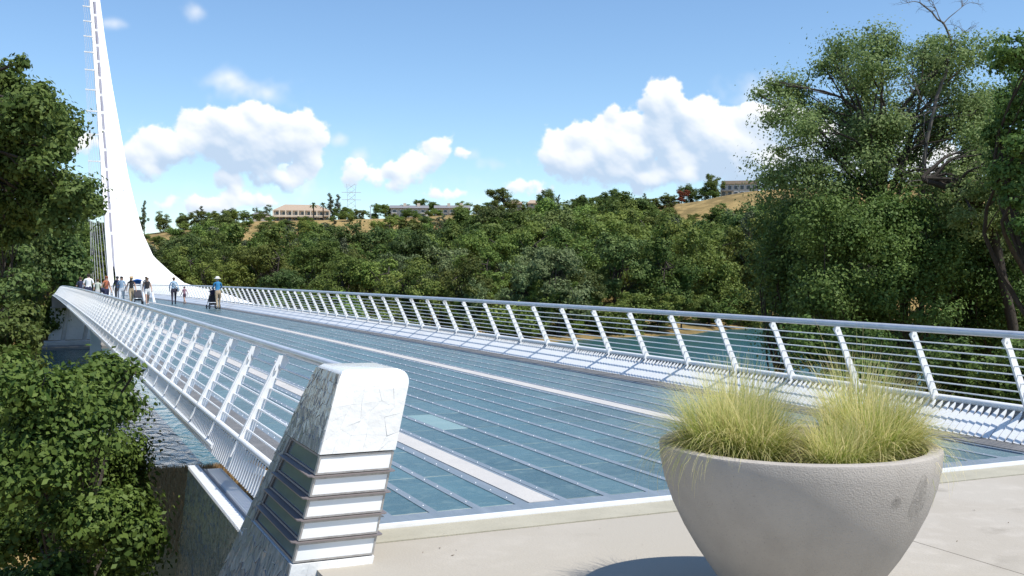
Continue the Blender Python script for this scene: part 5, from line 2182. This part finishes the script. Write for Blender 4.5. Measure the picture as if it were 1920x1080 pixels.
def person(x, y, h, heading, top, bottom, shoe, label, skin=0, hair='dark', long_hair=False, sleeve='short', legs='long', hat=None, stride=.22, arms='swing', lean=0.0, bag=None, girth=1.0):
    """one continuous skinned body; heading 0 = walking away from the camera side (+y)"""
    s = h / 1.72
    z0 = zd(y) + .006
    t = thing('person', (x, y, z0), label, 'person', 'people on the bridge', heading)
    J, E, Rd, Tg = [], [], [], []

    def jn(p, r, tg, par=None):
        J.append(tuple(np.array(p) * s))
        Rd.append(r * s)
        Tg.append(tg)
        if par is not None:
            E.append((par, len(J) - 1))
        return len(J) - 1
    g = girth
    lz = lean
    pel = jn((0, 0, .93), (.145 * g), 'bottom')
    wai = jn((0, .02 + lz * .1, 1.07), .125 * g, 'top', pel)
    che = jn((0, .02 + lz * .22, 1.28), .145 * g, 'top', wai)
    nb = jn((0, .01 + lz * .3, 1.43), .075, 'top', che)
    nk = jn((0, .02 + lz * .34, 1.50), .052, 'skin', nb)
    hd = jn((0, .04 + lz * .38, 1.585), .088, 'skin', nk)
    jn((0, .035 + lz * .40, 1.66), .075, 'skin', hd)
    for sd__ in (-1, 1):
        st = stride * sd__
        sh = jn((sd__ * .16 * g, .015 + lz * .27, 1.39), .062, 'top', nb)
        if arms == 'push':
            el_ = jn((sd__ * .23, .10 + lz * .2, 1.16), .043, 'arm', sh)
            wr = jn((sd__ * .17, .36 + lz * .2, 1.08), .030, 'fore', el_)
            ha = jn((sd__ * .16, .44 + lz * .2, 1.07), .034, 'hand', wr)
        elif arms == 'fold':
            el_ = jn((sd__ * .25, -.02, 1.14), .043, 'arm', sh)
            wr = jn((sd__ * .10, .19, 1.12), .030, 'fore', el_)
            ha = jn((sd__ * .04, .21, 1.12), .034, 'hand', wr)
        else:
            el_ = jn((sd__ * .235 * g, -.03 - st * .35, 1.13), .043, 'arm', sh)
            wr = jn((sd__ * .235 * g, .06 - st * .9, .90), .030, 'fore', el_)
            ha = jn((sd__ * .225 * g, .08 - st * 1.0, .82), .034, 'hand', wr)
        hip = jn((sd__ * .09 * g, 0, .86), .105 * g, 'bottom', pel)
        kn = jn((sd__ * .095, .03 + st * .55, .49), .066, 'knee', hip)
        back = st < 0
        an = jn((sd__ * .095, -.02 + st * 1.1 - (.06 if back else 0), .10 + (.03 if back else 0)), .043, 'calf', kn)
        he = jn((sd__ * .097, -.0 + st * 1.1, .045), .045, 'shoe', an)
        jn((sd__ * .105, .13 + st * 1.1, .038), .036, 'shoe', he)
    me = bpy.data.meshes.new('tmp')
    me.from_pydata(J, E, [])
    ob = bpy.data.objects.new('tmp', me)
    COL.objects.link(ob)
    mdf = ob.modifiers.new('skin', 'SKIN')
    mdf.use_smooth_shade = True
    for i, sv_ in enumerate(me.skin_vertices[0].data):
        sv_.radius = (Rd[i], Rd[i] * (.72 if Tg[i] in ('top', 'bottom') and i < 4 else 1))
        sv_.use_root = (i == 0)
    sb_ = ob.modifiers.new('sub', 'SUBSURF')
    sb_.levels = sb_.render_levels = 1
    dg = bpy.context.evaluated_depsgraph_get()
    bme = bpy.data.meshes.new_from_object(ob.evaluated_get(dg))
    bpy.data.objects.remove(ob)
    bpy.data.meshes.remove(me)
    bme.name = 'body'
    bme.materials.clear()
    mats = [SKIN[skin], cloth(top), cloth(bottom), cloth(shoe)]
    for m_ in mats:
        bme.materials.append(m_)
    tagm = {'skin': 0, 'hand': 0, 'top': 1, 'bottom': 2, 'shoe': 3, 'arm': 1 if sleeve != 'none' else 0, 'fore': 1 if sleeve == 'long' else 0, 'knee': 2, 'calf': 2 if legs == 'long' else 0}
    JA = np.array(J)
    nP = len(bme.polygons)
    cen = np.zeros(nP * 3)
    bme.polygons.foreach_get('center', cen)
    cen = cen.reshape(-1, 3)
    best = np.full(nP, 1e9)
    idx = np.zeros(nP, int)
    for a_, b_ in E:
        A_, B__ = JA[a_], JA[b_]
        d = B__ - A_
        tt = np.clip(((cen - A_) @ d) / (d @ d), 0, 1)
        dist = np.linalg.norm(cen - A_ - tt[:, None] * d, axis=1) - (Rd[a_] * (1 - tt) + Rd[b_] * tt) * .9
        tg_a, tg_b = Tg[a_], Tg[b_]
        cut = {'knee': .5, 'arm': .62}.get(tg_b, .5)
        if tg_b == 'calf' and legs == 'short':
            mi = np.where(tt < .02, tagm['knee'], 0)
        elif tg_b == 'knee' and legs == 'short':
            mi = np.where(tt < .55, 2, 0)
        elif tg_b == 'arm' and sleeve == 'short':
            mi = np.where(tt < .75, 1, 0)
        elif tg_b == 'arm' and sleeve == 'none':
            mi = np.where(tt < .10, 1, 0)
        else:
            mi = np.where(tt < cut, tagm[tg_a], tagm[tg_b])
        upd = dist < best
        best[upd] = dist[upd]
        idx[upd] = mi[upd]
    bme.polygons.foreach_set('material_index', idx.astype(np.int32))
    # fingers and a nose joined into the body mesh
    bm_ = bmesh.new()
    bm_.from_mesh(bme)

    def spike(p, d, ln, r, mi=0):
        p, d = Vector(p), Vector(d).normalized()
        a_ = d.orthogonal().normalized() * r
        b_ = d.cross(a_)
        ring = [bm_.verts.new(p + q) for q in (a_, b_, -a_, -b_)]
        ring2 = [bm_.verts.new(p + d * ln * .6 + q * .85) for q in (a_, b_, -a_, -b_)]
        tip = bm_.verts.new(p + d * ln + Vector((0, 0, -.1 * ln)))
        for k_ in range(4):
            fc = bm_.faces.new((ring[k_], ring[(k_ + 1) % 4], ring2[(k_ + 1) % 4], ring2[k_]))
            fc.material_index = mi
            fc = bm_.faces.new((ring2[k_], ring2[(k_ + 1) % 4], tip))
            fc.material_index = mi
    for i, tg in enumerate(Tg):
        if tg == 'hand':
            par = [a_ for a_, b_ in E if b_ == i][0]
            d = Vector(J[i]) - Vector(J[par])
            d.normalize()
            sgn = 1 if J[i][0] > 0 else -1
            side_ = Vector((0, 1, 0)) if abs(d.y) < .7 else Vector((1, 0, 0))
            for q, ln in enumerate((.062, .074, .070, .054)):
                spike(Vector(J[i]) + d * .018 * s + side_ * (q - 1.5) * .017 * s, d + Vector((-sgn * .15, .1, 0)), ln * s, .009 * s)
            spike(Vector(J[i]) + side_ * .03 * s, d * .6 + side_, .055 * s, .010 * s)
        if i == hd:
            spike(Vector(J[i]) + Vector((0, .07 * s, .0)), (0, 1, -.3), .035 * s, .014 * s)
    bm_.to_mesh(bme)
    bm_.free()
    bme.polygons.foreach_set('use_smooth', np.ones(len(bme.polygons), bool))
    body = link('body', bme, t)
    H0 = np.array(J[hd])
    # hair cap
    b = MB()
    b.ball(H0 + np.array([0, -.022, .045]) * s, (.098 * s, .105 * s, .088 * s), 12, 8)
    if long_hair:
        b.ball(H0 + np.array([0, -.075, -.07]) * s, (.09 * s, .05 * s, .15 * s), 10, 8)
    b.build('hair', HAIR[hair], t, True)
    # eyes
    b = MB()
    for q in (-1, 1):
        b.ball(H0 + np.array([q * .032, .083, .012]) * s, .011 * s, 6, 4)
    b.build('eyes', HAIR['dark'], t)
    if hat:
        b = MB()
        c = H0 + np.array([0, 0, .075]) * s
        b.lathe([(.19 * s, -.02 * s), (.185 * s, -.005 * s), (.11 * s, .01 * s), (.10 * s, .075 * s), (.06 * s, .10 * s), (.0, .102 * s)], 18, c)
        if hat[1] == 'cap':
            b = MB()
            b.ball(c + np.array([0, -.01, .0]) * s, (.103 * s, .112 * s, .075 * s), 12, 7)
            b.box(c + np.array([-.07, .08, -.01]) * s, c + np.array([.07, .20, .005]) * s)
        b.build('hat', cloth(hat[0]), t, True)
    if bag:
        kind, colr = bag
        if kind == 'pack':
            b = MB()
            b.ball((0, -.20 * s, 1.22 * s), (.15 * s, .10 * s, .22 * s), 10, 8)
            b.tube([(-.10 * s, -.14 * s, 1.38 * s), (-.11 * s, .06 * s, 1.42 * s), (-.11 * s, .16 * s, 1.28 * s), (-.10 * s, -.12 * s, 1.08 * s)], .016 * s, 5)
            b.tube([(.10 * s, -.14 * s, 1.38 * s), (.11 * s, .06 * s, 1.42 * s), (.11 * s, .16 * s, 1.28 * s), (.10 * s, -.12 * s, 1.08 * s)], .016 * s, 5)
        else:
            b = MB()
            b.ball((.24 * s, .02, .93 * s), (.09 * s, .17 * s, .14 * s), 10, 7)
            b.tube([(.22 * s, .1 * s, 1.02 * s), (.02 * s, .17 * s, 1.24 * s), (-.12 * s, .06 * s, 1.44 * s), (-.02 * s, -.14 * s, 1.3 * s), (.2 * s, -.08 * s, 1.02 * s)], .014 * s, 5)
        o_ = b.build('bag', cloth(colr), None, True)
        o_.location = (x, y, z0)
        o_.rotation_euler = (0, 0, heading)
        o_.name = 'shoulder_bag' if kind != 'pack' else 'backpack'
        tag(o_, bag_label(label, kind), 'bag')
    return t


def bag_label(lab, kind):
    return ('dark backpack worn by the ' if kind == 'pack' else 'dark shoulder bag carried by the ') + BAGW.get(lab, 'walker')


BAGW = {}


def at_deck(px, py_):
    d = ray(px, py_)
    t = (0.03 - CAM[2]) / d[2]
    p = CAM + d * t
    return p[0], p[1]


def at_head(px, yd):
    """deck position at distance Y for a figure whose head shows at px"""
    d = ray(px, 525)
    t = (yd - CAM[1]) / d[1]
    p = CAM + d * t
    return p[0], p[1]


AW, TO = 0.0, math.pi
WHITE, BLACK, NAVY, DENIM, SKY_, TANC, RUST, BLUE, GREENW, GREY = (.75, .75, .74), (.02, .02, .024), (.025, .03, .07), (.07, .10, .18), (.34, .47, .60), (.40, .31, .20), (.42, .13, .06), (.03, .20, .40), (.50, .54, .45), (.2, .2, .21)
L1 = 'woman in a black tank top and white shorts walking towards us'
x, y = at_deck(276, 572)
person(x, y, 1.62, TO + .1, BLACK, WHITE, (.5, .5, .5), L1, hair='brown', long_hair=True, sleeve='none', legs='short')
x, y = at_head(274, 84)
person(x, y, 1.80, AW, GREY, DENIM, BLACK, 'man whose dark head shows above the tank-top woman', hair='dark')
L2_ = 'woman in pale blue shirt and dark trousers walking beside the child'
x, y = at_deck(326, 571.5)
BAGW[L2_] = 'woman in the pale blue shirt'
person(x, y, 1.64, AW - .1, SKY_, (.03, .026, .045), BLACK, L2_, hair='brown', sleeve='long', bag=('sling', BLACK), girth=1.08)
x, y = at_deck(346, 570)
person(x, y, 1.08, AW + .5, (.30, .16, .20), (.06, .03, .06), (.5, .3, .3), 'small child in dusky pink walking beside the pale blue shirt woman', hair='brown', legs='short')
x, y = at_deck(409, 581)
person(x, y, 1.62, AW + .1, BLUE, TANC, BLACK, 'woman in white sun hat, blue top and tan trousers pushing a stroller', hair='grey', sleeve='long', hat=((.78, .77, .72), 'sun'), arms='push', stride=.14, lean=.25, girth=1.05)
sx, sy = x - .02, y + .62
x, y = at_head(246, 60)
person(x, y, 1.66, TO + .15, BLACK, TANC, (.3, .25, .2), 'woman in straw hat, black tank top and tan trousers beside the blue-topped stroller', hair='brown', sleeve='none', hat=((.50, .36, .20), 'sun'), long_hair=True)
x, y = at_head(228, 60.5)
person(x, y, 1.70, TO - .2, (.26, .37, .50), (.62, .66, .72), (.4, .4, .4), 'person with dark hair, denim blue shirt and white trousers walking towards us', hair='dark', sleeve='short', long_hair=True)
x, y = at_head(220, 66)
person(x, y, 1.72, TO, NAVY, BLACK, BLACK, 'person in dark cap half behind the denim blue shirt', hair='dark', hat=((.06, .065, .08), 'cap'))
L4 = 'woman with auburn hair and rust top near the left railing'
BAGW[L4] = 'auburn-haired woman in the rust top'
x, y = at_head(199, 56)
person(x, y, 1.70, TO + .6, RUST, NAVY, BLACK, L4, hair='red', long_hair=True, sleeve='none', bag=('sling', NAVY), stride=.1)
x, y = at_head(183, 60)
person(x, y, 1.55, AW, GREENW, (.5, .5, .5), BLACK, 'person in pale green between the white shirt man and the auburn woman', hair='brown')
x, y = at_head(166, 58)
person(x, y, 1.84, AW, (.80, .80, .80), NAVY, BLACK, 'man in white T-shirt seen from behind at the left railing', hair='dark', stride=.12, girth=1.12)
x, y = at_head(151, 62)
person(x, y, 1.66, AW, NAVY, BLACK, BLACK, 'person in navy, leftmost of the walkers on the bridge', hair='brown', stride=.1)


def stroller(x, y, rz, label, canopy, canopy_h=1.05, size=1.0):
    t = thing('stroller', (x, y, zd(y) + .006), label, 'stroller', 'strollers on the bridge', rz)
    t.scale = (size,) * 3
    b = MB()
    for s_ in (-1, 1):
        b.tube([(s_ * .22, -.42, 1.02), (s_ * .23, -.10, .60), (s_ * .22, .42, .14)], .014, 6)
        b.tube([(s_ * .23, .02, .52), (s_ * .26, -.30, .13)], .013, 6)
    b.tube([(-.26, -.30, .13), (.26, -.30, .13)], .012, 6)
    b.build('frame', cloth((.10, .10, .11)), t)
    b = MB()
    b.tube([(-.22, -.42, 1.02), (0, -.47, 1.05), (.22, -.42, 1.02)], .018, 6)
    b.build('handle', cloth(BLACK), t)
    b = MB()
    b.hexa([(-.19, -.12, .34), (.19, -.12, .34), (.19, .26, .36), (-.19, .26, .36), (-.2, -.24, .78), (.2, -.24, .78), (.19, .22, .46), (-.19, .22, .46)])
    b.build('seat', cloth((.035, .035, .045)), t)
    b = MB()
    n_ = 7
    vs, fs = [], []
    for i in range(n_ + 1):
        a_ = math.pi * .05 + math.pi * .62 * i / n_
        for x_ in (-.23, -.12, 0, .12, .23):
            hgt = .34 * (1 - (x_ / .23) ** 2 * .22)
            vs.append((x_, -.20 + .36 * math.cos(math.pi - a_) * 1.0 + .12, canopy_h - .36 + hgt * math.sin(a_)))
    for i in range(n_):
        for k_ in range(4):
            fs.append((i * 5 + k_, i * 5 + k_ + 1, i * 5 + 6 + k_, i * 5 + 5 + k_))
    b.add(vs, fs)
    o_ = b.build('canopy', cloth(canopy), t, True)
    md = o_.modifiers.new('thickness', 'SOLIDIFY')
    md.thickness = .012
    for (wx, wy, r_) in ((-.26, -.30, .13), (.26, -.30, .13), (-.22, .44, .10), (.22, .44, .10)):
        w = MB()
        prof_ = [(r_ * .72, -.018), (r_, -.018), (r_, .018), (r_ * .72, .018), (r_ * .72, -.018)]
        w.lathe(prof_, 16)
        w.v = [(wx + z_, wy + x_, r_ + y_) for x_, y_, z_ in w.v]
        wo = w.build('wheel', cloth(BLACK), t)
        w = MB()
        for q in range(3):
            a_ = q * math.pi / 3
            w.tube([(wx, wy - r_ * .74 * math.cos(a_), r_ - r_ * .74 * math.sin(a_)), (wx, wy + r_ * .74 * math.cos(a_), r_ + r_ * .74 * math.sin(a_))], .008, 4)
        w.build('spokes', cloth((.5, .5, .5)), wo)
    b = MB()
    b.box((-.17, -.26, .20), (.17, .16, .30))
    b.build('basket', cloth(BLACK), t)


stroller(sx - .12, sy + .1, AW + .1, 'dark stroller pushed by the woman in the white sun hat', (.03, .02, .035), 1.0)
x, y = at_head(258, 61)
stroller(x, y, TO + .05, 'tall black stroller with a bright blue canopy in the walking group', (.02, .12, .42), 1.42, 1.1)
